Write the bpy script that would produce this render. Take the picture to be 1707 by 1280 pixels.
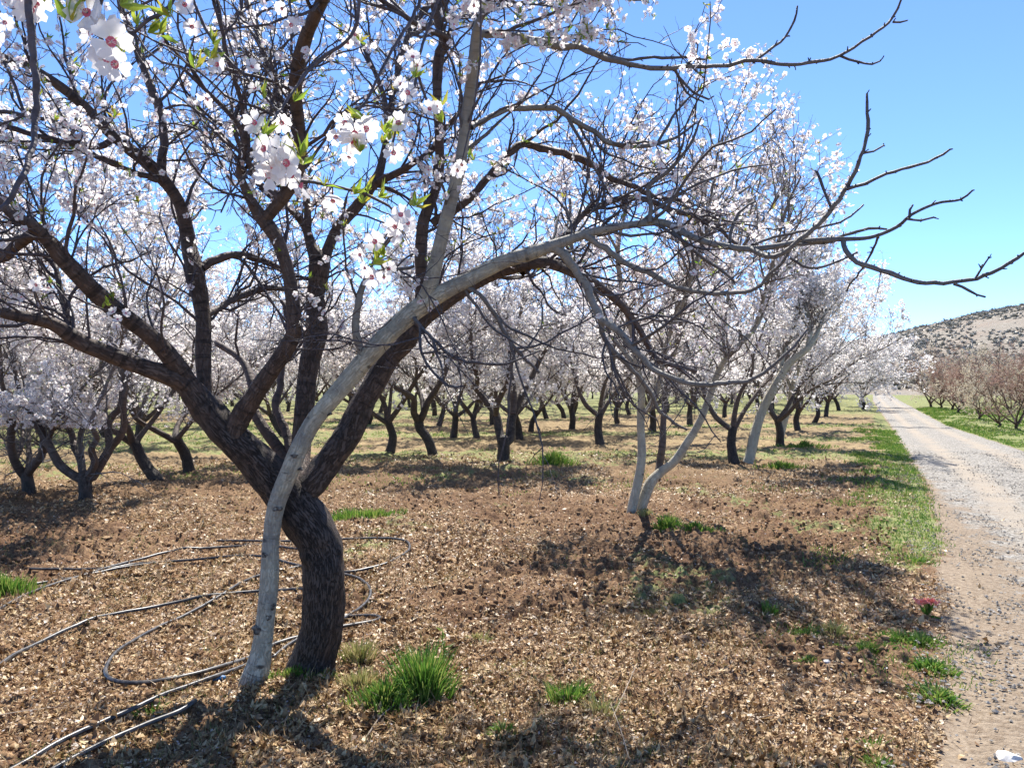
import bpy, math, random
import numpy as np
R = math.radians
# ------------------------------------------------------------------ camera, sky, sun, exposure
F, CU, CV, CH = 1250.0, 853.5, 640.0, 1.6          # focal length in photo pixels, centre, eye height
SUN_EL, SUN_AZ = 56.0, 5.0                          # azimuth measured from +Y towards +X
scene = bpy.context.scene
for o in list(bpy.data.objects): bpy.data.objects.remove(o)
cam = bpy.data.cameras.new('camera'); camo = bpy.data.objects.new('camera', cam)
scene.collection.objects.link(camo); scene.camera = camo
cam.sensor_width = 36; cam.lens = F/1707*36; cam.clip_end = 3000; cam.clip_start = 0.05
camo.location = (0, 0, CH); camo.rotation_euler = (R(90), 0, 0)
world = bpy.data.worlds.new('World'); scene.world = world; world.use_nodes = True
wn = world.node_tree.nodes; wl = world.node_tree.links
sky = wn.new('ShaderNodeTexSky'); sky.sky_type = 'NISHITA'; sky.sun_disc = False
sky.sun_elevation = R(SUN_EL); sky.sun_rotation = R(SUN_AZ); sky.altitude = 4600
sky.air_density = 1.0; sky.dust_density = 0.0; sky.ozone_density = 7.5
bg = wn['Background']; bg.inputs[1].default_value = 0.13
wl.new(sky.outputs[0], bg.inputs[0])
sl = bpy.data.lights.new('sun', 'SUN'); sl.energy = 4.5; sl.angle = R(0.5); sl.color = (1.0, 0.955, 0.88)
so = bpy.data.objects.new('sun', sl); scene.collection.objects.link(so)
sd = np.array([math.sin(R(SUN_AZ))*math.cos(R(SUN_EL)), math.cos(R(SUN_AZ))*math.cos(R(SUN_EL)), math.sin(R(SUN_EL))])
import mathutils
so.rotation_euler = mathutils.Vector(sd).to_track_quat('Z', 'Y').to_euler()
so.location = (3, 20, 30)
vs = scene.view_settings; vs.view_transform = 'Standard'; vs.look = 'None'; vs.exposure = 1.3; vs.gamma = 1
scene.display_settings.display_device = 'sRGB'
cy = scene.cycles
cy.max_bounces = 6; cy.diffuse_bounces = 4; cy.glossy_bounces = 2; cy.transmission_bounces = 4; cy.transparent_max_bounces = 4
cy.caustics_reflective = False; cy.caustics_refractive = False

# ------------------------------------------------------------------ noise, terrain
def _h(ix, iy, s):
    n = (ix.astype(np.int64)*374761393 + iy.astype(np.int64)*668265263 + s*982451653) & 0xffffffff
    n = ((n ^ (n >> 13))*1274126177) & 0xffffffff
    n = (n ^ (n >> 16)) & 0xffffff
    return n/float(0xffffff)
def vnoise(x, y, s=0):
    x = np.asarray(x, float); y = np.asarray(y, float)
    ix = np.floor(x); iy = np.floor(y); fx = x-ix; fy = y-iy
    fx = fx*fx*(3-2*fx); fy = fy*fy*(3-2*fy)
    a = _h(ix, iy, s); b = _h(ix+1, iy, s); c = _h(ix, iy+1, s); d = _h(ix+1, iy+1, s)
    return (a+(b-a)*fx)*(1-fy)+(c+(d-c)*fx)*fy
def fbm(x, y, s=0, o=4):
    t = 0; a = 1; w = 0
    for k in range(o):
        t = t+a*vnoise(x*2**k+17.3*k, y*2**k+5.1*k, s+k); w += a; a *= .5
    return t/w
def sstep(a, b, x):
    t = np.clip((x-a)/(b-a), 0, 1); return t*t*(3-2*t)
RL = np.array([(-1.2,-3),(.1,0),(1.85,3.0),(2.45,3.9),(3.42,5.55),(4.9,8.7),(6.8,12.5),(10.1,19.5),(14.6,29.0),(22.0,45.),(36,75),(60,125)])
RW = np.array([(-3,3.4),(3,3.4),(12.5,3.2),(19.5,2.9),(29,2.3),(45,2.5),(75,2.8),(125,3)])
def road_left(y): return np.interp(y, RL[:,1], RL[:,0])
def road_s(x, y):
    """0 at the left edge, 1 at the right edge of the track"""
    return (x-road_left(y))/np.interp(y, RW[:,0], RW[:,1])
def T(x, y, fine=True):
    x = np.asarray(x, float); y = np.asarray(y, float)
    r = np.hypot(x, y)
    s = road_s(x, y); rd = sstep(-.25, .02, s)*sstep(1.25, .98, s)
    h = .10*(fbm(x*.35, y*.35, 3, 3)-.5)*sstep(1, 6, r)
    if fine:
        c = fbm(x*3.2, y*3.2, 11, 3)
        k = np.abs(fbm(x*9, y*9, 21, 3)-.5)*2
        g = 1-sstep(.40, .58, fbm(x*.9, y*.9, 301, 3))
        h = h+(1-rd)*(.13*(c-.5)+(.035+.075*g)*(k-.3))
        h = h+(1-rd)*.022*(vnoise(x*30, y*30, 41)-.5)
    h = h*(1-rd*.6)-.03*rd
    return h
def P(u, v, d): return np.array([(u-CU)/F*d, d, CH-(v-CV)/F*d])
def G(u, v):
    d = CH*F/(v-CV); x = (u-CU)/F*d
    return np.array([x, d, float(T(x, d))])

# ------------------------------------------------------------------ objects and tagging
C = scene.collection
def tag(o, label=None, cat=None, group=None, kind=None):
    if label: o['label'] = label
    if cat: o['category'] = cat
    if group: o['group'] = group
    if kind: o['kind'] = kind
    return o
def empty(name, loc, rz=0, sc=1):
    o = bpy.data.objects.new(name, None); C.objects.link(o); o.empty_display_size = .1
    o.location = tuple(loc); o.rotation_euler = (0, 0, rz); o.scale = (sc, sc, sc); return o
def mesh_np(name, V, quads=None, tris=None, mats=(), mi=None, smooth=False, uv=None, attr=None, parent=None, origin=None):
    V = np.asarray(V, np.float32)
    if origin is not None: V = V-np.asarray(origin, np.float32)
    me = bpy.data.meshes.new(name)
    nq = 0 if quads is None else len(quads); nt = 0 if tris is None else len(tris)
    me.vertices.add(len(V)); me.vertices.foreach_set('co', V.ravel())
    idx = []; st = []; p = 0
    if nq: idx.append(np.asarray(quads, np.int32).ravel()); st.append(np.arange(nq)*4); p = nq*4
    if nt: idx.append(np.asarray(tris, np.int32).ravel()); st.append(p+np.arange(nt)*3)
    idx = np.concatenate(idx); st = np.concatenate(st).astype(np.int32)
    me.loops.add(len(idx)); me.loops.foreach_set('vertex_index', idx)
    me.polygons.add(nq+nt); me.polygons.foreach_set('loop_start', st)
    for m in mats: me.materials.append(m)
    if mi is not None: me.polygons.foreach_set('material_index', np.asarray(mi, np.int32))
    me.polygons.foreach_set('use_smooth', np.full(nq+nt, bool(smooth)))
    if uv is not None:
        l = me.uv_layers.new(name='UVMap'); l.data.foreach_set('uv', np.asarray(uv, np.float32)[idx].ravel())
    if attr:
        for an, av in attr.items():
            a = me.attributes.new(an, 'FLOAT', 'POINT'); a.data.foreach_set('value', np.asarray(av, np.float32))
    me.update(calc_edges=True); me.validate()
    o = bpy.data.objects.new(name, me); C.objects.link(o)
    if origin is not None and parent is None: o.location = tuple(origin)
    if parent is not None: o.parent = parent
    return o

# ------------------------------------------------------------------ materials
class NT:
    def __init__(s, name):
        s.m = bpy.data.materials.new(name); s.m.use_nodes = True
        s.t = s.m.node_tree; s.n = s.t.nodes; s.b = s.n['Principled BSDF']; s.out = s.n['Material Output']
    def new(s, ty, **kw):
        n = s.n.new('ShaderNode'+ty)
        for k, v in kw.items(): setattr(n, k, v)
        return n
    def l(s, a, b): s.t.links.new(a, b)
    def coord(s, kind='Object'): return s.new('TexCoord').outputs[kind]
    def mapp(s, src, sc=(1,1,1)):
        n = s.new('Mapping'); s.l(src, n.inputs[0]); n.inputs['Scale'].default_value = sc; return n.outputs[0]
    def noise(s, src, scale, detail=4, rough=.55, dist=0):
        n = s.new('TexNoise'); s.l(src, n.inputs['Vector']); n.inputs['Scale'].default_value = scale
        n.inputs['Detail'].default_value = detail; n.inputs['Roughness'].default_value = rough; n.inputs['Distortion'].default_value = dist
        return n.outputs[0]
    def voro(s, src, scale, out='Distance', feature='F1'):
        n = s.new('TexVoronoi', feature=feature); s.l(src, n.inputs['Vector']); n.inputs['Scale'].default_value = scale
        return n.outputs[out]
    def ramp(s, src, stops, interp='LINEAR'):
        n = s.new('ValToRGB'); s.l(src, n.inputs[0]); n.color_ramp.interpolation = interp
        e = n.color_ramp.elements
        while len(e) < len(stops): e.new(.5)
        for i, (p, c) in enumerate(stops):
            e[i].position = p; e[i].color = (*c, 1) if len(c) == 3 else c
        return n.outputs[0]
    def fl(s, src, a, b, c=0., d=1.):
        n = s.new('MapRange'); s.l(src, n.inputs[0]); n.inputs[1].default_value = a; n.inputs[2].default_value = b
        n.inputs[3].default_value = c; n.inputs[4].default_value = d; return n.outputs[0]
    def mix(s, f, a, b, mode='MIX'):
        n = s.new('Mix', data_type='RGBA', blend_type=mode)
        for k, v in ((0, f), (6, a), (7, b)):
            if hasattr(v, 'links'): s.l(v, n.inputs[k])
            elif k == 0: n.inputs[0].default_value = v
            else: n.inputs[k].default_value = (*v, 1)
        return n.outputs[2]
    def math(s, op, a, b=None):
        n = s.new('Math', operation=op)
        for k, v in enumerate((a, b)):
            if v is None: continue
            if hasattr(v, 'links'): s.l(v, n.inputs[k])
            else: n.inputs[k].default_value = v
        return n.outputs[0]
    def attr(s, name): return s.new('Attribute', attribute_name=name).outputs['Fac']
    def rnd(s): return s.new('NewGeometry').outputs['Random Per Island']
    def fin(s, col, rough=.8, bump=None, bs=.5, bd=.02, spec=.3, transl=None):
        if hasattr(col, 'links'): s.l(col, s.b.inputs['Base Color'])
        else: s.b.inputs['Base Color'].default_value = (*col, 1)
        if hasattr(rough, 'links'): s.l(rough, s.b.inputs['Roughness'])
        else: s.b.inputs['Roughness'].default_value = rough
        s.b.inputs['Specular IOR Level'].default_value = spec
        if bump is not None:
            n = s.new('Bump'); s.l(bump, n.inputs['Height']); n.inputs['Strength'].default_value = bs; n.inputs['Distance'].default_value = bd
            s.l(n.outputs[0], s.b.inputs['Normal'])
        if transl:
            t = s.new('BsdfTranslucent')
            if hasattr(col, 'links'): s.l(col, t.inputs[0])
            else: t.inputs[0].default_value = (*col, 1)
            mx = s.new('MixShader'); mx.inputs[0].default_value = transl
            s.l(s.b.outputs[0], mx.inputs[1]); s.l(t.outputs[0], mx.inputs[2]); s.l(mx.outputs[0], s.out.inputs[0])
        return s.m

def mat_bark(name, thick, mid, thin, band=.6, eyes=False, t_thick=(.055, .10), t_thin=(.006, .03)):
    s = NT(name); uv = s.new('UVMap').outputs[0]; rad = s.attr('rad'); oc = s.coord('Object')
    fis = s.noise(s.mapp(uv, (26, 7, 1)), 1.0, 6, .65, .6)
    big = s.noise(oc, 9, 3); ra = s.noise(s.mapp(uv, (75, 13, 1)), 1.0, 5, .65, .25)
    crack = s.fl(s.math('ABSOLUTE', s.math('SUBTRACT', ra, .5)), .0, .05, .45 if eyes else .0)
    ctk = s.mix(s.math('MULTIPLY', crack, s.fl(fis, .3, .62, .3, 1.)), tuple(c*(.75 if eyes else .22) for c in thick), tuple(c*(1.1 if eyes else 1.5) for c in thick))
    fis = s.math('ADD', s.math('MULTIPLY', fis, .6), crack)
    bands = s.noise(s.mapp(uv, (4, 34, 1)), 1.0, 3, .6, .4)
    cmd = s.mix(s.math('MULTIPLY', s.fl(bands, .52, .64), band), mid, tuple(c*.3 for c in mid))
    cmd = s.mix(s.fl(big, .4, .65, 0, .6), cmd, tuple(c*.62 for c in mid))
    cth = s.mix(s.fl(s.noise(oc, 60, 3), .4, .6), thin, tuple(c*.55 for c in thin))
    c = s.mix(s.fl(rad, t_thin[0], t_thin[1]), cth, cmd)
    pert = s.math('ADD', rad, s.fl(big, .3, .7, -.016, .016))
    c = s.mix(s.fl(pert, t_thick[0], t_thick[1]), c, ctk)
    if eyes:
        v = s.voro(s.mapp(uv, (6, 9, 1)), 1.0)
        c = s.mix(s.fl(v, .12, .07, 0, .85), c, (.05, .045, .04))
        cr = s.noise(s.mapp(uv, (9, 45, 1)), 1., 4, .7, 1.2)
        c = s.mix(s.fl(cr, .60, .67, 0, .75), c, (.12, .11, .095))
    bump = s.mix(s.fl(rad, .02, .09), bands, fis)
    return s.fin(c, .66, bump, 1., .012, .35)
M = {}
M['bark'] = mat_bark('dark_almond_bark', (.062, .045, .036), (.12, .08, .06), (.10, .08, .085), band=.9)
M['bark_far'] = mat_bark('far_almond_bark', (.065, .05, .042), (.13, .095, .078), (.20, .175, .16))
M['bark_pale'] = mat_bark('pale_smooth_bark', (.47, .425, .32), (.27, .25, .215), (.095, .083, .09), band=.4, eyes=True, t_thick=(.028, .055), t_thin=(.005, .021))  # thin wood darkened to mauve grey, painting in its backlit look
M['bark_dry'] = mat_bark('brown_shrub_bark', (.08, .055, .04), (.13, .08, .06), (.22, .125, .085))
def mat_petal(name, a, b, tr=.45):
    s = NT(name); c = s.ramp(s.rnd(), [(0, a), (.7, a), (1, b)])
    return s.fin(c, .6, None, spec=.2, transl=tr)
M['petal'] = mat_petal('almond_petal', (.88, .85, .83), (.86, .72, .72), .55)
M['petal_far'] = mat_petal('far_almond_petal', (.90, .88, .85), (.86, .76, .74), .6)
M['petal_beige'] = mat_petal('beige_petal', (.66, .60, .46), (.62, .46, .38))
M['petal_brown'] = mat_petal('brown_bud', (.46, .29, .22), (.62, .46, .42), .35)
M['heart'] = NT('flower_heart').fin((.55, .11, .17), .6)
M['calyx'] = NT('calyx_red').fin((.30, .05, .05), .6)
M['anther'] = NT('anther_yellow').fin((.7, .5, .15), .6)
def mat_leaf(name, a, b, c, tr=.45):
    s = NT(name); col = s.ramp(s.rnd(), [(0, a), (.5, b), (1, c)])
    return s.fin(col, .45, None, spec=.35, transl=tr)
M['leaf'] = mat_leaf('young_leaf', (.16, .30, .03), (.30, .42, .05), (.48, .36, .06), .5)
M['grass'] = mat_leaf('green_grass', (.05, .15, .02), (.13, .24, .035), (.32, .35, .09), .4)
M['grass_dry'] = mat_leaf('yellow_grass', (.22, .26, .07), (.38, .34, .14), (.50, .40, .20), .3)
M['scrub'] = mat_leaf('hill_scrub', (.17, .16, .12), (.28, .265, .22), (.40, .38, .34), .1)
M['litter'] = mat_leaf('dry_leaf_litter', (.10, .05, .022), (.31, .185, .08), (.62, .46, .25), .15)
M['twig_dry'] = NT('dead_twig').fin((.34, .27, .2), .8)
def mat_stone(name, a, b):
    s = NT(name); c = s.ramp(s.rnd(), [(0, a), (1, b)])
    c = s.mix(s.fl(s.noise(s.coord(), 60, 3), .35, .65, 0, .5), c, tuple(x*.6 for x in a))
    return s.fin(c, .85)
M['gravel'] = mat_stone('road_gravel', (.13, .115, .10), (.48, .44, .38))
M['stone'] = mat_stone('pale_stone_face', (.60, .57, .52), (.72, .69, .64))
s = NT('hose_plastic'); n_ = s.noise(s.coord(), 25, 3)
M['hose'] = s.fin(s.mix(s.fl(n_, .4, .65), (.018, .018, .02), (.09, .08, .07)), .38, n_, .2, .003, .5)
M['blue'] = NT('blue_fitting').fin((.05, .16, .35), .4)
M['flower_pink'] = mat_petal('coral_petal', (.85, .30, .24), (.88, .48, .42), .4)
# ground: soil + litter colour, green where the grass attribute says so
s = NT('orchard_soil'); oc = s.coord()
n1 = s.noise(oc, 1.1, 5, .6); n2 = s.noise(oc, 42, 5, .7); n3 = s.noise(s.mapp(oc, (1, 1, 1)), 9, 4, .65)
vr = s.voro(oc, 34, 'Color'); vr1 = s.new('SeparateColor'); s.l(vr, vr1.inputs[0])
soil = s.mix(s.fl(n1, .35, .65), (.15, .082, .04), (.30, .19, .10))
soil = s.mix(s.fl(n2, .38, .62), tuple((.075, .038, .024)), soil)
lit = s.ramp(vr1.outputs[0], [(0, (.17, .09, .05)), (.45, (.36, .235, .135)), (.8, (.52, .38, .24)), (1, (.66, .54, .40))])
lf = s.math('MULTIPLY', s.fl(vr1.outputs[1], .45, .7), s.fl(n3, .42, .6))
col = s.mix(s.math('MULTIPLY', lf, s.attr('cover')), soil, lit)
far = s.attr('far'); col = s.mix(far, col, s.mix(s.fl(s.noise(oc, 3.5, 6, .75), .36, .64), (.12, .078, .04), (.34, .255, .135)))
gn = s.noise(oc, 5, 5, .7)
gcol = s.mix(s.fl(s.noise(oc, 14, 4, .7), .35, .65), (.11, .145, .045), (.27, .26, .11))
gf = s.fl(s.math('ADD', s.attr('grass'), s.fl(gn, .25, .75, -.5, .5)), .38, .62)
col = s.mix(gf, col, gcol)
dr = s.attr('dirt'); dcol = s.mix(s.fl(s.noise(oc, 30, 5, .7), .35, .65), (.17, .125, .085), (.32, .255, .185))
col = s.mix(s.fl(s.math('ADD', dr, s.fl(gn, .3, .7, -.35, .35)), .35, .65), col, dcol)
bm = s.math('ADD', s.math('MULTIPLY', n2, .6), s.math('MULTIPLY', vr1.outputs[2], .5))
M['soil'] = s.fin(col, .92, bm, 1.0, .02, .15)
s = NT('gravel_track'); oc = s.coord()
vd = s.voro(oc, 45, 'Color'); sc_ = s.new('SeparateColor'); s.l(vd, sc_.inputs[0])
n1 = s.noise(oc, 1.3, 5, .65); n2 = s.noise(oc, 55, 3, .6)
gc = s.ramp(sc_.outputs[0], [(0, (.13, .118, .10)), (.5, (.245, .225, .195)), (1, (.42, .395, .35))])
dc = s.mix(s.fl(n2, .35, .65), (.29, .245, .19), (.375, .32, .255))
trk = s.attr('track')
f = s.fl(s.math('ADD', s.fl(n1, .3, .7, 0, .6), s.math('MULTIPLY', trk, .55)), .45, .95)
vd2 = s.noise(oc, 30, 5, .7)
ed = s.mix(s.fl(s.noise(oc, 30, 5, .7), .35, .65), (.17, .125, .085), (.32, .255, .185))
ef = s.fl(s.math('ADD', s.attr('edge'), s.fl(s.noise(oc, 3.5, 5, .7), .3, .7, -.5, .5)), .3, .7)
M['road'] = s.fin(s.mix(ef, s.mix(f, gc, dc), ed), .9, s.math('ADD', s.math('MULTIPLY', vd2, -1.), s.math('MULTIPLY', n2, .6)), 1., .022, .15)
s = NT('hill_earth'); oc = s.coord(); n1 = s.noise(oc, .12, 6, .7); n2 = s.noise(oc, .9, 6, .75)
hc = s.mix(s.fl(n2, .35, .65), (.20, .175, .14), (.34, .305, .255)); hc = s.mix(s.fl(n1, .45, .62, 0, .6), hc, (.27, .21, .165))
M['hill'] = s.fin(hc, .95, n2, .8, .6, .1)

# ------------------------------------------------------------------ tube / twig / flower builders
rg = np.random.default_rng(7)
def nrm(a): return a/np.maximum(np.linalg.norm(a, axis=-1, keepdims=True), 1e-9)
def smooth_line(p, step):
    """Catmull-Rom through rows (x, y, z, r)"""
    p = np.asarray(p, float); q = np.vstack([2*p[0]-p[1], p, 2*p[-1]-p[-2]]); out = []
    for i in range(1, len(q)-2):
        n = max(1, int(np.linalg.norm(q[i+1,:3]-q[i,:3])/step)); t = np.linspace(0, 1, n, endpoint=False)[:,None]
        a, b, c, d = q[i-1], q[i], q[i+1], q[i+2]
        out.append(.5*((2*b)+(-a+c)*t+(2*a-5*b+4*c-d)*t**2+(-a+3*b-3*c+d)*t**3))
    out.append(p[-1:]); o = np.vstack(out); o[:,3] = np.clip(o[:,3], p[:,3].min()*.8, p[:,3].max()); return o
class Tubes:
    def __init__(s): s.V = []; s.Q = []; s.T = []; s.uv = []; s.rad = []; s.n = 0
    def add(s, L, k=10, rough=0., rs=9., cap=True, seed=0):
        """one swept tube along rows (x, y, z, r) with parallel transport"""
        n = len(L); p = L[:,:3]; t = nrm(np.gradient(p, axis=0)); u = np.cross(t[0], [.3, .2, 1.]) ; u = u/max(np.linalg.norm(u), 1e-6)
        U = np.zeros((n, 3))
        for i in range(n):
            u = u-t[i]*np.dot(u, t[i]); u = u/max(np.linalg.norm(u), 1e-6); U[i] = u
        W = np.cross(t, U); a = np.linspace(0, 2*math.pi, k+1)
        ln = np.concatenate([[0], np.cumsum(np.linalg.norm(np.diff(p, axis=0), axis=1))])
        r = L[:,3][:,None]*np.ones((1, k+1))
        if rough > 0:
            aa = np.minimum(a, 2*math.pi-a)*1.3
            nz = fbm(aa[None,:]*2+seed*3.1+0*ln[:,None], ln[:,None]*rs+0*a[None,:], 50+seed, 3)-.5
            lump = fbm(np.cos(a)[None,:]*1.2+3+seed+0*ln[:,None], ln[:,None]*rs*.45+np.sin(a)[None,:], 80+seed, 2)-.5
            r = r*(1+rough*(1.1*nz+1.0*lump))
        V = p[:,None,:]+r[:,:,None]*(np.cos(a)[None,:,None]*U[:,None,:]+np.sin(a)[None,:,None]*W[:,None,:])
        r0 = L[:,3].mean()
        s.V.append(V.reshape(-1, 3)); s.uv.append(np.stack([np.broadcast_to(a*r0, (n, k+1)), np.broadcast_to(ln[:,None]+seed*1.7, (n, k+1))], -1).reshape(-1, 2))
        s.rad.append(np.broadcast_to(L[:,3][:,None], (n, k+1)).ravel())
        i = np.arange(n-1)[:,None]; j = np.arange(k)[None,:]; b = s.n+i*(k+1)+j
        s.Q.append(np.stack([b, b+1, b+k+2, b+k+1], -1).reshape(-1, 4)); s.n += n*(k+1)
        if cap:
            e = s.n-(k+1); s.V.append((p[-1]+t[-1]*L[-1,3]*.5)[None]); s.uv.append(np.zeros((1, 2))); s.rad.append(np.array([L[-1,3]]))
            jj = np.arange(k); s.T.append(np.stack([e+jj, e+jj+1, np.full(k, s.n)], -1)); s.n += 1
    def batch(s, A, Rd, k=3):
        """A (m, n, 3) twigs with radii Rd (m, n)"""
        m, n, _ = A.shape
        if m == 0: return
        t = nrm(np.gradient(A, axis=1)); ref = nrm(np.cross(t[:,0], rg.normal(size=(m, 3))))[:,None,:]
        u = nrm(ref-t*np.sum(ref*t, -1, keepdims=True)); w = np.cross(t, u); a = np.arange(k)*2*math.pi/k
        V = A[:,:,None,:]+Rd[:,:,None,None]*(np.cos(a)[:,None]*u[:,:,None,:]+np.sin(a)[:,None]*w[:,:,None,:])
        s.V.append(V.reshape(-1, 3)); s.rad.append(np.repeat(Rd.ravel(), k))
        s.uv.append(np.stack([np.tile(a*.01, m*n), np.repeat(np.tile(np.arange(n)*.05, m), k)], -1))
        M_, I, J = np.meshgrid(np.arange(m), np.arange(n-1), np.arange(k), indexing='ij')
        b = s.n+M_*n*k+I*k; J2 = (J+1) % k
        s.Q.append(np.stack([b+J, b+J2, b+k+J2, b+k+J], -1).reshape(-1, 4)); s.n += m*n*k
    def build(s, name, mat, parent=None, origin=None, smooth=True):
        return mesh_np(name, np.vstack(s.V), np.vstack(s.Q), np.vstack(s.T) if s.T else None, [mat], smooth=smooth,
                       uv=np.vstack(s.uv), attr={'rad': np.concatenate(s.rad)}, parent=parent, origin=origin)
def grow(S, D, Ln, r0, n=6, curl=.35, up=.1, taper=.35, knob=0.):
    """m twigs at once from starts S along D; returns (m, n, 3) and radii"""
    m = len(S); A = np.zeros((m, n, 3)); A[:,0] = S; d = nrm(D); st = (Ln/(n-1))[:,None]
    bend = rg.normal(size=(m, 3))*curl*.5
    for i in range(1, n):
        d = nrm(d+bend*.35+rg.normal(size=(m, 3))*curl*.45+np.array([0, 0, up])); A[:,i] = A[:,i-1]+d*st
    Rd = r0[:,None]*np.linspace(1, taper, n)[None,:]
    if knob: Rd = Rd*(1+knob*rg.random((m, n)))
    return A, Rd
def sprout(A, Rd, cnt, tmin, ang, lo, hi, rr, n=6, curl=.35, up=.1, drop=False):
    """children on twigs A: cnt per twig"""
    m, k, _ = A.shape
    if m == 0: return A, Rd
    par = np.repeat(np.arange(m), cnt); q = len(par); t = tmin+(1-tmin)*rg.random(q); f = t*(k-1); i = np.minimum(f.astype(int), k-2); g = (f-i)[:,None]
    S = A[par, i]*(1-g)+A[par, i+1]*g; tan = nrm(A[par, i+1]-A[par, i])
    side = nrm(np.cross(tan, rg.normal(size=(q, 3)))); th = R(ang)*(.6+.8*rg.random(q))[:,None]
    D = tan*np.cos(th)+side*np.sin(th)
    plen = np.linalg.norm(A[par, -1]-A[par, 0], axis=1)
    L = (lo+(hi-lo)*rg.random(q))*(1.15-.5*t)
    return grow(S, D, L, np.minimum(rr*(.7+.6*rg.random(q)), Rd[par, i]*.85), n, curl, up)
def limb_starts(limbs, cnt, rmax, rmin=0.):
    S, D, W, Rr = [], [], [], []
    for L in limbs:
        t = nrm(np.gradient(L[:,:3], axis=0)); ln = np.linalg.norm(np.gradient(L[:,:3], axis=0), axis=1)
        ok = (L[:,3] <= rmax) & (L[:,3] >= rmin)
        S.append(L[ok,:3]); D.append(t[ok]); W.append(ln[ok]); Rr.append(L[ok, 3])
    S = np.vstack(S); D = np.vstack(D); W = np.concatenate(W); Rr = np.concatenate(Rr)
    i = rg.choice(len(S), cnt, p=W/W.sum()); return S[i], D[i], Rr[i]
def flowers(Pn, N, size, fine=False, cup=.35):
    """5-petalled flowers at points Pn facing N"""
    m = len(Pn); N = nrm(N); u = nrm(np.cross(N, rg.normal(size=(m, 3)))); w = np.cross(N, u)
    sz = size*(.75+.45*rg.random(m)); rot = rg.random(m)*6.28
    if fine: loc = np.array([(0,.08,0),(-.27,.40,.08),(.27,.40,.08),(-.45,.72,.20),(0,.66,.08),(.45,.72,.20),(-.26,.98,.34),(0,.88,.24),(.26,.98,.34)]); q = np.array([(0,0,0,0)]);
    else: loc = np.array([(0,.05,0),(-.46,.66,.22),(0,1.,.34),(.46,.66,.22)])
    out = []
    for k in range(5):
        a = rot+k*2*math.pi/5+rg.normal(size=m)*.08; ca, sa = np.cos(a)[:,None], np.sin(a)[:,None]
        ey = ca*u+sa*w; ex = -sa*u+ca*w; h = (cup*(.3+1.4*rg.random(m)))[:,None]/.35
        pts = [Pn+sz[:,None]*.5*(x*ex+y*ey+z*h*N) for x, y, z in loc]
        out.append(np.stack(pts, 1))
    V = np.stack(out, 1)          # m,5,p,3
    return V, N, u, w, sz
class Bloom:
    """petals + hearts as one mesh"""
    def __init__(s): s.V = []; s.Q = []; s.T = []; s.mq = []; s.mt = []; s.n = 0
    def simple(s, Pn, N, size, heart=True, cup=.35):
        V, N, u, w, sz = flowers(Pn, N, size, False, cup); m = len(Pn)
        s.V.append(V.reshape(-1, 3)); s.Q.append(s.n+np.arange(m*5*4).reshape(-1, 4)); s.mq.append(np.zeros(m*5)); s.n += m*20
        if heart:
            c = Pn+N*(sz*.07)[:,None]; r = (sz*.13)[:,None]
            H = np.stack([c+r*(math.cos(a)*u+math.sin(a)*w) for a in (0, 2.09, 4.19)], 1)
            s.V.append(H.reshape(-1, 3)); s.T.append(s.n+np.arange(m*3).reshape(-1, 3)); s.mt.append(np.ones(m)); s.n += m*3
    def build(s, name, mats, parent):
        return mesh_np(name, np.vstack(s.V), np.vstack(s.Q), np.vstack(s.T) if s.T else None, mats, np.concatenate(s.mq+s.mt), parent=parent)
def leaf_mesh(Pn, D, size, k=4):
    """tufts of narrow folded leaves at Pn pointing around D"""
    m = len(Pn); q = m*k; Pn = np.repeat(Pn, k, 0); d = nrm(np.repeat(nrm(D), k, 0)+rg.normal(size=(q, 3))*.55+np.array([0, 0, .25]))
    w = nrm(np.cross(d, rg.normal(size=(q, 3)))); up = np.cross(w, d); L = (size*(.5+.9*rg.random(q)))[:,None]
    b = Pn; mL = Pn+d*L*.45-w*L*.13+up*L*.05; mR = Pn+d*L*.45+w*L*.13+up*L*.05; tip = Pn+d*L-up*L*.12; mid = Pn+d*L*.45
    V = np.stack([b, mL, mid, mR, tip], 1).reshape(-1, 3); i = np.arange(q)[:,None]*5
    T_ = np.concatenate([i+np.array([0,1,2]), i+np.array([0,2,3]), i+np.array([1,4,2]), i+np.array([2,4,3])]); return V, T_

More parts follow.
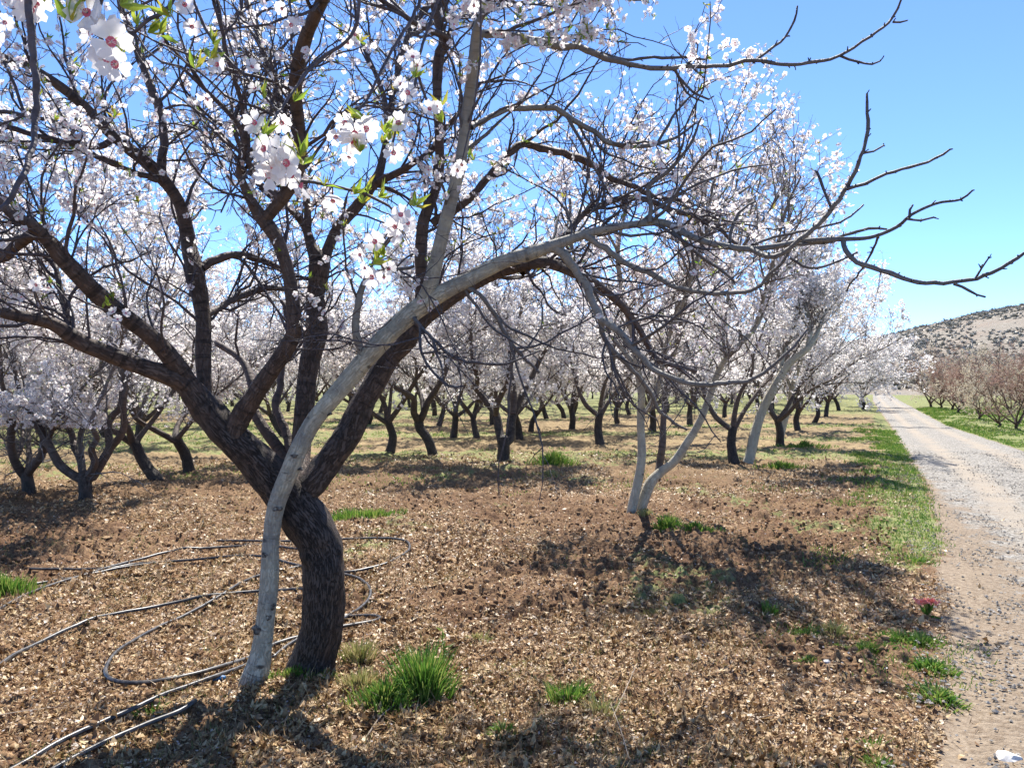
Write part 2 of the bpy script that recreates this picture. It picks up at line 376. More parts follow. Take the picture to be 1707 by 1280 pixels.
def tree_from_limbs(name, limbs, mat, base, n1=90, n2=6, n3=5, nfl=7000, fsize=.042, nleaf=350, crown_r=.04, mats=('petal_far', 'heart'),
                    l1=(.5, 1.3), l2=(.25, .6), l3=(.06, .2), up=.10, sides=10, rough=.16, k3=3, r1=.011, heart=True, step=.07, twigmat=None, zmin=1.3):
    """tree > trunk, crown (> blossom, foliage) as meshes relative to base"""
    root = empty(name, base)
    tb = Tubes(); ls = []
    for i, L in enumerate(limbs):
        Ls = smooth_line(L, step if L[0][3] > .03 else step*1.3); ls.append(Ls)
        tb.add(Ls-np.array([*base, 0]), sides if L[0][3] > .02 else 6, rough if L[0][3] > .03 else rough*.6, 9, True, i)
    tb.build('trunk', M[mat], root)
    cr = Tubes()
    S, D, Rr = limb_starts(ls, n1, crown_r)
    side = nrm(np.cross(D, rg.normal(size=D.shape))); th = R(45)*(.4+.9*rg.random(n1))[:,None]
    A1, R1 = grow(S, D*np.cos(th)+side*np.sin(th)+np.array([0, 0, .15]), l1[0]+(l1[1]-l1[0])*rg.random(n1), np.minimum(r1*(.6+.8*rg.random(n1)), Rr*.8), 8, .42, up, .3, .2)
    A2, R2 = sprout(A1, R1, n2, .12, 48, *l2, r1*.42, 6, .42, up)
    A3, R3 = sprout(A2, R2, n3, .05, 55, *l3, r1*.24, 4, .5, up)
    o3 = np.asarray(base)
    for a, r_, k in ((A1, R1, 4), (A2, R2, k3), (A3, R3, 3)): cr.batch(a-o3, r_, k)
    c = cr.build('crown', M[twigmat or mat], root, smooth=True)
    pts = np.concatenate([A2.reshape(-1, 3), A3.reshape(-1, 3), A3.reshape(-1, 3)])
    pts = pts[pts[:,2] > base[2]+zmin]
    if nfl:
        # flowers come in bunches along the shoots
        dn = fbm(pts[:,0]*1.7+pts[:,2]*.9, pts[:,1]*1.7-pts[:,2]*1.1, 91, 2); w = np.clip(dn-.25, 0.03, 1)**1.6
        i = rg.choice(len(pts), nfl, p=w/w.sum()); f = pts[i]+rg.normal(size=(nfl, 3))*.014-o3
        bl = Bloom(); bl.simple(f, rg.normal(size=(nfl, 3))+np.array([0, 0, .35]), fsize, heart)
        bl.build('blossom', [M[mats[0]], M[mats[1]]], c)
    if nleaf:
        i = rg.choice(len(pts), nleaf); V, T_ = leaf_mesh(pts[i]-o3, rg.normal(size=(nleaf, 3))+np.array([0, 0, .6]), .032, 4)
        mesh_np('foliage', V, None, T_, [M['leaf']], parent=c)
    return root, ls, (A1, A2, A3)
def copy_tree(o, parent=None):
    c = o.copy(); C.objects.link(c)
    if parent is not None: c.parent = parent; c.matrix_parent_inverse = o.matrix_parent_inverse
    for ch in list(o.children): copy_tree(ch, c)
    return c

# ------------------------------------------------------------------ the setting: ground, track, hill
def build_ground():
    th = np.concatenate([np.linspace(-180, -42, 40, endpoint=False), np.linspace(-42, 42, 700, endpoint=False), np.linspace(42, 180, 41)])
    rr = np.concatenate([[.01], np.geomspace(.3, 2.2, 26, endpoint=False), np.geomspace(2.2, 13, 440, endpoint=False), np.geomspace(13, 60, 150, endpoint=False), np.geomspace(60, 1500, 50)])
    t, r = np.meshgrid(np.radians(th), rr, indexing='xy'); x = r*np.sin(t); y = r*np.cos(t)
    z = T(x, y); z = np.where(r > 60, z*sstep(140, 60, r)-.0*r, z)
    s = road_s(x, y)
    z = z-.05*((s > .05) & (s < .95) & (y > -4) & (y < 120))
    n, k = x.shape; b = np.arange(n-1)[:,None]*k+np.arange(k-1)[None,:]
    Q = np.stack([b, b+1, b+k+1, b+k], -1).reshape(-1, 4)
    nz = fbm(x*.9, y*.9, 61, 3); strip = fbm(x*.10, y*.42, 71, 3)
    edge = sstep(-.38, -.12, s)*sstep(.06, -.02, s)*(.55+.9*(fbm(x*1.4, y*1.4, 201, 3)-.3))*1.3*(.25+.75*sstep(5, 9, y))
    g = np.maximum(edge*.75, sstep(.95, 1.0, s)*.95*sstep(2, 8, y))
    g = np.maximum(g, sstep(11, 17, y)*sstep(.50, .60, strip)*.58)
    g = np.maximum(g, sstep(34, 48, r)*.66)
    g = np.maximum(g, sstep(.70, .8, fbm(x*.7, y*.7, 77, 2))*.45)
    dirt = np.clip(sstep(-.15, -.0, s)*sstep(1.3, 1.0, s)-.75*edge*sstep(4.5, 8, y), 0, 1)*sstep(16, 8, y)
    mesh_np('ground', np.stack([x, y, z], -1).reshape(-1, 3), Q, None, [M['soil']], smooth=True,
            attr={'grass': g.ravel(), 'dirt': dirt.ravel(), 'far': sstep(9, 22, r).ravel(), 'cover': (.12+.88*sstep(.42, .60, fbm(x*.9, y*.9, 301, 3))).ravel()})['kind'] = 'structure'
build_ground()
def build_road():
    ys = np.concatenate([np.linspace(-3, 2.4, 20, endpoint=False), np.geomspace(2.4, 16, 360, endpoint=False), np.geomspace(16, 125, 160)])
    ss = np.linspace(-.12, 1.12, 150); Y, S_ = np.meshgrid(ys, ss, indexing='ij')
    W = np.interp(Y, RW[:,0], RW[:,1]); X = road_left(Y)+S_*W
    e = np.minimum(sstep(-.12, .10, S_+.10*(fbm(X*1.5, Y*1.5, 101, 3)-.5)), sstep(1.12, .90, S_+.10*(fbm(X*1.5, Y*1.5, 103, 3)-.5)))
    rut = np.exp(-((S_-.30)/.10)**2)+np.exp(-((S_-.72)/.10)**2)
    Z = T(X, Y, False)-.05+.07*e-.022*rut*e+.018*(fbm(X*5, Y*5, 105, 3)-.5)+.02*(fbm(X*1.2, Y*1.2, 107, 2)-.5)
    n, k = X.shape; b = np.arange(n-1)[:,None]*k+np.arange(k-1)[None,:]
    mesh_np('dirt_road', np.stack([X, Y, Z], -1).reshape(-1, 3), np.stack([b, b+1, b+k+1, b+k], -1).reshape(-1, 4), None, [M['road']], smooth=True, attr={'track': rut.ravel(), 'edge': (sstep(.34, .0, S_)*sstep(14, 7, Y)+sstep(.10, .0, S_)*.8+sstep(.92, 1., S_)*.8).ravel()})['kind'] = 'structure'
build_road()
HA, HX, HS, HY, HT = 50, 280, 170, 220, 110
def hill_h(x, y):
    g = HA*np.exp(-((x-HX)/HS)**2-((y-HY)/HT)**2)
    return g*(1+.10*(fbm(x*.03, y*.03, 111, 3)-.5))+1.6*(fbm(x*.09, y*.09, 113, 4)-.5)*sstep(2, 8, g)-3.2
def build_hill():
    x, y = np.meshgrid(np.linspace(-80, 620, 440), np.linspace(40, 520, 440), indexing='xy'); z = hill_h(x, y)
    k = 440; b = np.arange(k-1)[:,None]*k+np.arange(k-1)[None,:]
    mesh_np('hillside', np.stack([x, y, z], -1).reshape(-1, 3), np.stack([b, b+1, b+k+1, b+k], -1).reshape(-1, 4), None, [M['hill']], smooth=True)['kind'] = 'structure'
    m = 60000; px = rg.uniform(60, 300, m); py = rg.uniform(70, 300, m); pz = hill_h(px, py)
    ok = (pz > .1) & (fbm(px*.07, py*.07, 117, 4)+.45*(rg.random(m)-.5) > .47); px, py, pz = px[ok], py[ok], pz[ok]; m = len(px)
    c = np.stack([px, py, pz], -1); sz = (.25+.95*rg.random(m)**2.5)[:,None]; V = []
    for j in range(7):
        d = nrm(rg.normal(size=(m, 3))*np.array([1, 1, .5])+np.array([0, 0, .6])); w = nrm(np.cross(d, rg.normal(size=(m, 3))))
        V.append(np.stack([c+w*sz*.35, c+d*sz, c-w*sz*.35], 1))
    V = np.stack(V, 1).reshape(-1, 3)
    o = mesh_np('hill_scrub', V, None, np.arange(len(V)).reshape(-1, 3), [M['scrub']])
    tag(o, 'low dry grey brown scrub dotted over the hillside', 'scrub', None, 'stuff')
build_hill()

# ------------------------------------------------------------------ the near pair of trees, limbs traced and given depth, plus shade limbs added overhead
def px(L):
    """rows (u, v, radius in px, depth) -> (x, y, z, r) in metres"""
    return np.array([[*P(u, v, d), r*d/F] for u, v, r, d in L])
bz = float(T(-1.12, 4.2)); DK = []
def dk(*a): DK.append(px([(u, v, r*.83, d) for u, v, r, d in a]))
dk((522,1150,56,4.2),(520,1115,47,4.2),(530,1070,42,4.2),(537,1030,41,4.2),(542,950,42,4.2),(530,895,42,4.2),(505,855,42,4.2),(470,820,38,4.18),(430,775,35,4.15),(385,725,33,4.12),(335,670,27,4.08),(303,628,21,4.02))
dk((330,665,20,4.08),(300,632,19,4.0),(225,601,18,3.9),(140,569,17,3.75),(88,540,13,3.65),(0,527,10,3.5),(-90,500,7,3.3),(-170,440,4,3.1))
dk((325,660,20,4.08),(299,620,18,4.0),(239,558,17,3.85),(178,505,17,3.75),(118,442,16,3.6),(72,387,12,3.5),(28,362,9,3.4),(0,337,8,3.35),(-80,270,6,3.2),(-150,160,4,3.0))
dk((118,440,9,3.6),(70,395,12,3.62),(30,405,10,3.7),(0,430,8,3.8),(-60,470,5,3.9))
dk((352,700,14,4.12),(345,660,14,4.14),(343,600,15,4.18),(340,520,15,4.22),(325,452,18,4.26),(316,420,15,4.3),(308,375,13,4.3),(296,335,12,4.28),(270,300,13,4.25),(245,272,13,4.22),(190,225,11,4.15),(130,165,10,4.05),(60,118,8,3.95),(0,95,7,3.85),(-100,60,5,3.6))
dk((268,295,9,4.25),(274,235,8,4.3),(268,200,7,4.32),(258,165,8,4.34),(242,120,7,4.36),(225,80,7,4.38),(205,20,6,4.4),(190,-60,5,4.4))
dk((190,232,7,4.15),(165,245,6,4.1),(123,242,6,4.0),(63,225,5,3.9),(0,207,5,3.8),(-70,180,4,3.7))
dk((262,300,6,4.2),(225,290,5,4.1),(160,262,5,4.0),(110,220,5,3.9),(80,200,4,3.8),(0,190,4,3.7),(-50,190,3,3.6))
dk((385,735,22,4.1),(400,700,20,4.08),(430,652,17,4.02),(468,597,17,3.96),(492,550,15,3.92),(490,485,13,3.9),(478,430,13,3.88),(457,390,14,3.86),(432,362,13,3.85),(410,325,9,3.82),(397,290,8,3.78),(402,235,7,3.7),(385,200,5,3.65),(340,150,4,3.5),(300,110,3,3.4))
dk((438,370,12,3.85),(473,327,13,3.8),(495,285,11,3.72),(500,250,10,3.68),(496,200,12,3.62),(492,140,14,3.5),(506,81,14,3.35),(541,0,13,3.1),(575,-90,11,2.8),(600,-190,9,2.4),(590,-330,7,2.0),(540,-560,5,1.5))
dk((465,332,6,3.8),(440,300,5,3.78),(415,277,5,3.75),(408,225,5,3.7),(395,150,4,3.6),(370,60,4,3.5),(350,-20,3,3.4))
dk((505,820,28,4.25),(497,780,22,4.35),(500,740,19,4.45),(505,680,19,4.5),(515,620,19,4.55),(526,550,20,4.6),(530,490,18,4.6),(532,440,19,4.6),(520,410,11,4.6),(509,376,9,4.6),(480,345,7,4.55),(445,320,6,4.5),(410,262,5,4.45),(385,200,4,4.4))
dk((512,380,7,4.6),(508,320,6,4.65),(500,270,5,4.7),(470,200,4,4.7),(455,120,3,4.8))
dk((535,445,13,4.6),(552,405,11,4.65),(568,376,11,4.7),(596,343,11,4.75),(620,305,10,4.8),(634,272,8,4.85),(645,220,6,4.9),(640,150,5,5.0),(600,70,4,5.1),(590,0,3,5.2))
dk((615,315,8,4.8),(650,294,7,4.75),(685,275,6,4.7),(720,248,5,4.6),(760,190,4,4.5),(800,140,3,4.4))
dk((470,835,20,4.2),(500,820,28,4.2),(540,775,26,4.25),(578,725,26,4.3),(610,662,22,4.35),(645,610,20,4.4),(678,572,20,4.42),(706,530,18,4.45),(745,502,15,4.46),(796,472,14,4.45),(850,449,14,4.4),(902,437,12,4.35),(945,450,9,4.4),(1003,480,8,4.5),(1060,540,6,4.6),(1110,600,5,4.7),(1160,620,3,4.8))
dk((690,560,12,4.45),(697,500,12,4.5),(702,430,12,4.5),(718,355,11,4.5),(734,300,9,4.5),(737,211,9,4.45),(730,105,10,4.4),(737,70,9,4.35),(725,20,8,4.3),(700,-80,7,4.1),(640,-200,5,3.7))
dk((737,90,6,4.4),(750,65,6,4.3),(725,55,6,4.2),(680,30,5,4.0),(640,0,5,3.9),(580,-50,4,3.7))
dk((495,800,14,4.35),(471,757,12,4.45),(440,716,11,4.5),(422,681,10,4.55),(420,640,9,4.6),(405,600,7,4.7),(362,570,6,4.8))
dk((492,770,10,4.4),(478,725,8,4.5),(462,680,7,4.55),(468,625,6,4.6),(480,560,5,4.7),(470,500,4,4.8))
dk((335,448,9,4.26),(345,439,8,4.3),(387,426,7,4.4),(430,432,6,4.5),(470,450,5,4.6),(500,480,4,4.7))
dk((345,525,7,4.22),(368,512,6,4.3),(404,491,6,4.4),(450,480,5,4.5),(490,485,4,4.6))
dk((150,572,7,3.75),(120,545,7,3.75),(105,500,6,3.8),(95,450,5,3.85),(60,420,4,3.9))
dk((719,372,8,4.5),(742,358,8,4.5),(775,335,7.5,4.5),(817,295,6.5,4.5),(866,243,7,4.5),(919,252,7,4.5),(972,267,7,4.55),(1010,289,6,4.6),(1052,307,5,4.65),(1100,330,4,4.7),(1150,335,3,4.8))
dk((870,455,8,4.42),(905,420,7,4.5),(945,388,6,4.55),(978,352,6,4.6),(1003,339,6,4.62),(1041,330,6,4.65),(1082,336,5,4.7),(1123,350,5,4.7),(1192,377,4,4.75),(1230,410,3,4.8))
dk((730,20,8,4.3),(760,-130,8,4.7),(820,-320,6,5.1),(900,-520,4,5.4))  # remaining dark limbs are untraced, added high up to shade the ground
dk((645,220,6,4.9),(680,60,6,5.4),(760,-40,5.5,6.0),(830,-100,5,6.4),(900,-170,4,6.7))
dk((680,60,4,5.4),(750,30,4,6.0),(850,10,3.6,6.5),(930,-20,3,6.8),(970,-60,2,6.9))
dk((500,250,5,3.68),(430,60,5,4.3),(380,-100,5,4.9),(330,-240,4,5.4))
dk((541,0,9,3.1),(560,-200,8,3.6),(620,-420,6,4.2),(700,-640,4,4.8))
dk((190,-60,5,4.4),(180,-220,5,4.6),(240,-420,4,4.9))
PL = []
def pl(*a): PL.append(px([(u, v, r*.77, d) for u, v, r, d in a]))
pl((405,1175,34,4.02),(426,1125,27,4.02),(436,1075,21,4.02),(442,1030,20,4.02),(449,960,19,4.02),(453,890,18,4.02),(460,843,18,4.0),(483,785,19,3.98),(512,720,18,3.98),(551,668,19,3.98),(596,613,19,4.0),(641,562,20,4.0),(680,527,21,4.02),(705,508,21,4.02),(760,474,17,4.0),(830,441,15,3.98),(880,424,15,3.96),(925,408,12,3.95),(990,386,9,3.9),(1050,375,8,3.85),(1105,370,8,3.8),(1140,388,7,3.75),(1180,404,7,3.7),(1240,413,6.5,3.65),(1290,411,6,3.6),(1350,402,6,3.5),(1400,398,5,3.45),(1450,395,4,3.4),(1495,378,3.8,3.35),(1520,358,3.3,3.3),(1560,341,3,3.3),(1600,334,2.6,3.25),(1620,318,2,3.2))
pl((690,520,15,4.02),(712,490,17,4.0),(729,420,15,3.95),(750,340,14,3.9),(768,270,13,3.85),(781,180,12,3.8),(790,100,12,3.7),(796,45,9,3.6),(815,15,5,3.5),(850,-30,4,3.4),(880,-110,3,3.2))
pl((800,30,8,3.6),(860,-120,7,4.0),(960,-300,6,4.5),(1050,-480,4,4.9))  # this limb and the next are untraced, added above the frame for shade
pl((850,-110,5,4.0),(940,-60,5,4.6),(1010,-30,4,5.2),(1060,-60,3,5.8))
pl((790,62,7,3.7),(805,57,8,3.7),(850,60,8,3.65),(900,69,8,3.6),(945,78,7,3.6),(1000,91,6,3.55),(1050,107,5,3.5),(1100,115,4.6,3.45),(1160,113,4.2,3.4),(1215,109,4,3.4),(1258,103,4,3.35),(1310,113,3.6,3.3),(1360,104,3.4,3.3),(1400,92,3.2,3.25),(1460,55,2.8,3.2),(1488,32,2.4,3.2),(1503,0,2,3.15),(1515,-40,1.6,3.1))
pl((1000,90,3,3.55),(1040,98,3,3.6),(1080,94,3,3.6),(1140,97,2.6,3.6),(1175,98,1.8,3.6))
pl((1255,104,3,3.35),(1282,85,2.8,3.35),(1310,60,2.4,3.35),(1322,35,2.2,3.35),(1327,10,1.8,3.35))
pl((1400,94,2.4,3.25),(1430,103,2.2,3.25),(1455,106,1.8,3.2),(1468,101,1.4,3.2))
pl((1488,38,2,3.2),(1500,38,1.8,3.2),(1512,35,1.3,3.2))
pl((1125,118,3,3.45),(1142,140,2.8,3.45),(1160,155,2.4,3.4),(1183,167,1.8,3.4))
pl((1128,120,2.4,3.45),(1138,145,2.2,3.5),(1152,162,1.9,3.5),(1172,170,1.5,3.5))
pl((1148,106,2,3.4),(1160,95,2,3.4),(1164,76,1.5,3.4))
pl((1248,412,5.5,3.65),(1268,424,5.5,3.6),(1292,430,5.2,3.55),(1320,415,5,3.5),(1345,391,5,3.45),(1380,350,4.6,3.4),(1412,312,4.4,3.35),(1430,275,3.8,3.3),(1440,235,3.6,3.3),(1442,190,3.2,3.3),(1443,158,2.4,3.3))
pl((1412,315,3.8,3.35),(1440,307,3.4,3.3),(1475,290,3,3.25),(1530,275,3,3.2),(1560,264,2.4,3.2),(1582,250,2,3.15))
pl((1440,255,2.4,3.3),(1455,252,2,3.3),(1473,242,1.6,3.3))
pl((1385,345,3,3.4),(1372,320,2.8,3.4),(1362,300,3,3.4),(1357,285,2.4,3.4))
pl((1405,400,5,3.45),(1412,418,5,3.42),(1430,436,5,3.4),(1480,455,5,3.35),(1540,472,4.6,3.3),(1600,473,4,3.2),(1650,456,3.6,3.1),(1707,420,3.2,3.05),(1770,380,2.4,3.0))
pl((1590,474,3,3.2),(1615,487,2.8,3.2),(1640,497,2,3.2))
pl((1625,466,2.4,3.15),(1636,448,2,3.15),(1647,432,1.5,3.1))
pl((1515,362,2.6,3.3),(1516,350,2.4,3.3),(1521,342,1.6,3.3))
pl((1510,366,2.6,3.3),(1535,367,2.2,3.3),(1557,362,1.8,3.3))
pl((915,412,10,3.95),(940,424,10,3.95),(972,468,9,3.95),(1003,528,8,3.9),(1042,558,7,3.85),(1077,603,6.5,3.8),(1112,631,6,3.75),(1150,641,5.5,3.7),(1200,642,5,3.65),(1250,634,4.4,3.6),(1285,614,3.6,3.55),(1315,587,3,3.5),(1345,550,2,3.5))
pl((1000,525,6,3.9),(1011,571,5,3.95),(1055,617,4.4,4.0),(1083,653,4,4.05),(1098,684,3.6,4.1),(1125,703,3,4.1),(1145,716,2.4,4.15))
pl((975,392,7,3.9),(1000,410,6.5,3.9),(1041,440,6,3.9),(1096,464,5.6,3.85),(1137,483,5,3.8),(1192,490,4.6,3.75),(1246,484,4.2,3.7),(1287,459,3.8,3.65),(1313,430,3,3.6),(1318,405,2.4,3.6))
pl((1083,371,5,3.8),(1084,340,4.4,3.8),(1080,312,4,3.8),(1105,290,4,3.75),(1135,262,3.6,3.7),(1155,230,2.8,3.7),(1168,195,2,3.7))
pl((692,212+0,3,3.95),(0,0,0,1)) if False else None
pl((785,212,6,3.8),(800,205,6,3.85),(831,190,6,3.9),(866,181,6,3.95),(908,180,6,4.0),(947,193,5.6,4.0),(989,218,5.2,4.05),(1017,239,5,4.05),(1060,245,4.4,4.1),(1095,242,3.8,4.1),(1130,228,3,4.1),(1160,205,2,4.1))
pl((606,600,8,4.0),(600,575,8,3.98),(594,541,7.5,3.95),(598,495,7,3.92),(612,468,6.5,3.9),(640,450,4,3.9),(690,445,3,3.85))
pl((690,530,4.5,3.98),(705,550,3.6,3.9),(735,578,3.2,3.85),(765,597,3,3.8),(800,604,2.8,3.75),(850,604,2.6,3.7),(900,585,2,3.7))
pl((700,545,2.6,3.9),(705,590,2.6,3.8),(722,620,2.4,3.75),(750,640,3,3.7),(775,643,2,3.7))
pl((770,475,5,4.0),(800,490,4.4,4.0),(830,530,4,4.05),(860,580,3.4,4.1),(900,620,2.6,4.15))
pl((1325,407,3.4,3.5),(1370,402,3.4,3.5),(1405,392,3.2,3.5),(1450,380,3,3.5),(1480,381,2,3.5))
pl((1465,392,2.6,3.4),(1440,440,2,3.6),(1410,485,1.6,3.8))
pl((1120,385,3.4,3.75),(1190,440,3,3.8),(1225,470,2.6,3.8))
pl((1255,408,3,3.65),(1290,395,2.8,3.7),(1340,386,2.6,3.7),(1400,368,2.2,3.75),(1440,340,1.6,3.8))
pl((1318,430,2.6,3.6),(1350,445,2.6,3.6),(1390,438,2.2,3.6),(1430,420,1.8,3.6))
pl((1215,412,3.4,3.68),(1218,380,3.2,3.7),(1230,355,2.8,3.7),(1258,337,2.2,3.7))

def near_tree(name, base, limbs, mat, label, seeds, n1, rmax, rmin=0., n2=4, n3=3, flw=500, lf=120, keep=None, step=.035, sides=18, rough=.27, l1=(.35,.95), r1=.0068):
    root = empty(name, base); b3 = np.array(base); tag(root, label, 'tree')
    tb = Tubes(); ls = []
    for i, L in enumerate(limbs):
        big = L[:,3].max() > .03
        Ls = smooth_line(L, (.022 if L[:,3].max() > .07 else step) if big else .03)
        if not big:   # knobbly young wood
            Ls[:,:3] += rg.normal(size=(len(Ls), 3))*np.minimum(.0022, Ls[:,3]*.3)[:,None]; Ls[:,3] *= 1+.22*rg.random(len(Ls))
        kn = np.arange(0, len(Ls)+5, 4 if not big else 9); of = rg.normal(size=(len(kn), 3))*(.006 if not big else (.010 if mat == 'bark' else .0035)); of[0] = 0
        for ax in range(3): Ls[:,ax] += np.interp(np.arange(len(Ls)), kn, of[:,ax])*np.minimum(1, .25+Ls[:,3]/.012)
        ls.append(Ls); tb.add(Ls-np.array([*base, 0]), (30 if L[:,3].max() > .07 else sides) if big else 8, rough if big else .10, 10, True, i+seeds)
    tb.build('trunk', M[mat], root)
    Ss, Ds, Rs = limb_starts(ls, 900 if mat == 'bark' else 700, .026, .002); Ds = nrm(np.cross(Ds, rg.normal(size=Ds.shape)))+Ds*.6
    As, Rs = grow(Ss, Ds, Rs+.004+.02*rg.random(len(Ss))**2, np.minimum(.0028, Rs*.6+.0008), 4, .3, .1, .7, .5)
    S, D, Rr = limb_starts(ls, n1, rmax, rmin)
    if keep is not None:
        k = keep(S); S, D, Rr = S[k], D[k], Rr[k]
    n = len(S); side = nrm(np.cross(D, rg.normal(size=D.shape))); th = R(50)*(.4+.9*rg.random(n))[:,None]
    A1, R1 = grow(S, D*np.cos(th)+side*np.sin(th), l1[0]+(l1[1]-l1[0])*rg.random(n), np.minimum(r1*(.55+.8*rg.random(n)), Rr*.7), 10, .42, .04, .32, .25)
    A2, R2 = sprout(A1, R1, n2, .1, 50, .12, .42, .0032, 7, .42, .03)
    A3, R3 = sprout(A2, R2, n3, .05, 60, .015, .09, .0022, 4, .4, .03)
    A4, R4 = sprout(A1, R1, 7, .05, 65, .01, .035, .003, 3, .3, .0)
    cr = Tubes()
    for a, r_, k in ((A1, R1, 6), (A2, R2, 4), (A3, R3, 3), (A4, R4, 3), (As, Rs, 4)): cr.batch(a-b3, r_, k)
    c = cr.build('crown', M['bark' if mat == 'bark' else 'bark_pale'], root)
    pts = np.concatenate([A2.reshape(-1, 3), A3[:,-1], A1[:,3:].reshape(-1, 3)])
    return root, c, pts, ls
# dark tree
base_d = (P(520,1115,4.2)[0], 4.2, bz-.02)
dark, dcrown, dpts, dls = near_tree('almond_tree', base_d, DK, 'bark', 'large dark rough-barked almond tree with crooked trunk, spreading over the left half', 1, 680, .05, .004, 5, 4, keep=lambda S: S[:,2] > 1.72)
base_p = (P(425,1120,4.02)[0], 4.02, bz-.02)
pale, pcrown, ppts, pls = near_tree('almond_tree', base_p, PL, 'bark_pale', 'pale smooth-barked almond tree beside the dark crooked trunk, arching to the right', 40, 210, .035, .006, 4, 3, keep=lambda S: (S[:,0] < P(1180, 0, 3.7)[0]) & (S[:,2] > 1.75) & ~((S[:,2] > 2.85) & (S[:,0] > .42) & (S[:,1] < 3.72)), rough=.13)
def bloom_on(crown, base, pts, nfl, nlf, size, dmin=1.9, ulim=None, w=None):
    pts = pts[(pts[:,1] > dmin)]
    dn = fbm(pts[:,0]*2.2+pts[:,2], pts[:,1]*2.2-pts[:,2], 93, 2); ww = np.clip(dn-.3, .02, 1)**1.6
    if ulim is not None: ww = ww*ulim(pts)
    i = rg.choice(len(pts), nfl, p=ww/ww.sum()); f = pts[i]+rg.normal(size=(nfl, 3))*.014
    bl = Bloom(); bl.simple(f-np.array(base), rg.normal(size=(nfl, 3))+np.array([0, -.3, -.1]), size, True)
    bl.build('blossom', [M['petal'], M['heart']], crown)
    i = rg.choice(len(pts), nlf, p=ww/ww.sum()); V, T_ = leaf_mesh(pts[i]-np.array(base), rg.normal(size=(nlf, 3))+np.array([0, 0, .6]), .034, 5)
    mesh_np('foliage', V, None, T_, [M['leaf']], parent=crown)
bloom_on(dcrown, base_d, dpts, 7500, 900, .040, ulim=lambda p: np.where(p[:,2] > 2.4, 1, np.where(p[:,2] > 1.9, .3, .0)))
bloom_on(pcrown, base_p, ppts, 3000, 330, .040, ulim=lambda p: np.where(p[:,2] > 2.6, 1., np.where(p[:,2] > 1.9, .25, .0)))
# knots on the pale trunk
def knot(u, v, d, w, h):
    a = np.linspace(0, 2*math.pi, 16, endpoint=False); c = P(u, v, d); rings = []
    for rr_, off in ((1.25, .010), (1.0, -.004), (.72, -.009), (.45, -.004), (.12, -.002)):
        jit = 1+.18*np.sin(a*3+u)+.1*np.sin(a*5+v)
        rings.append(np.stack([c[0]+np.cos(a)*w*rr_*jit, np.full(16, c[1]+off), c[2]+np.sin(a)*h*rr_*jit], -1))
    V = np.vstack(rings); i = np.arange(4)[:,None]*16; j = np.arange(16)[None,:]
    Q = np.stack([i+j, i+(j+1)%16, i+16+(j+1)%16, i+16+j], -1).reshape(-1, 4)
    Tt = [[64+k, 64+(k+1)%16, 64] for k in range(1, 15)]
    o = mesh_np('knot', V-np.array(base_p), Q, Tt, [M['knot']], smooth=True, parent=pale)
s = NT('knot_wood'); M['knot'] = s.fin(s.mix(s.fl(s.noise(s.coord(), 70, 4), .4, .6), (.05, .04, .032), (.20, .17, .14)), .8, None)
for u, v, w, h in ((452,1011,7,7),(447,1029,5,6),(428,1050,9,9),(461,848,9,5),(441,925,6,5),(490,760,7,4),(500,782,5,3),(548,690,5,3)):
    L = pls[0]; z = CH-(v-CV)/F*4.0; k = np.argmin(np.abs(L[:,2]-z)+.3*np.abs(L[:,0]-P(u, v, 4.)[0])); dd = L[k,1]-L[k,3]*.94
    dx = abs(P(u, v, dd)[0]-L[k,0])/L[k,3]; dd = L[k,1]-L[k,3]*math.sqrt(max(.12, 1-dx*dx))*1.02
    knot(u, v, dd, w*dd/F*.8, h*dd/F*.8)

# ------------------------------------------------------------------ flowering shoots hanging close to the lens, parts of the dark tree
def fine_flower(parent, c, n, size, off):
    V, N, u, w, sz = flowers(np.array([c]), np.array([n]), size, True, .3); V = V[0]   # 5,9,3
    pv = V.reshape(-1, 3)-off; Q = []; Tt = []
    for k in range(5):
        b = k*9; Tt += [[b, b+2, b+1]]; Tt += [[b+1, b+2, b+4]]; Tt += [[b+1, b+4, b+3], [b+2, b+5, b+4]]; Q += [[b+3, b+4, b+7, b+6], [b+4, b+5, b+8, b+7]]
    o = mesh_np('blossom', pv, Q, Tt, [M['petal']], smooth=True, parent=parent)
    # heart: calyx cup and stamens
    N = N[0]; u = u[0]; w = w[0]; r = sz[0]*.5; vs_ = [c-N*.3*r-off]; t2 = []; mi = []
    for k in range(8):
        a = k*math.pi/4; vs_.append(c+r*.25*(math.cos(a)*u+math.sin(a)*w)+N*.05*r-off)
    vs_.append(c+N*.02*r-off)
    for k in range(8): t2 += [[0, 1+(k+1)%8, 1+k], [9, 1+k, 1+(k+1)%8]]; mi += [0, 0]
    b = 10
    for k in range(12):
        a = rg.random()*6.28; q = .12+.22*rg.random(); tip = c+r*q*(math.cos(a)*u+math.sin(a)*w)+N*r*(.28+.15*rg.random())-off
        rt = c-off; sd_ = r*.018*(math.cos(a+1.57)*u+math.sin(a+1.57)*w)
        vs_ += [rt-sd_, rt+sd_, tip, tip+sd_*2.5, tip-sd_*2.5, tip+N*r*.06]; t2 += [[b, b+1, b+2], [b+3, b+4, b+5]]; mi += [1, 2]; b += 6
    mesh_np('flower_heart', vs_, None, t2, [M['heart'], M['petal'], M['anther']], mi, parent=o)
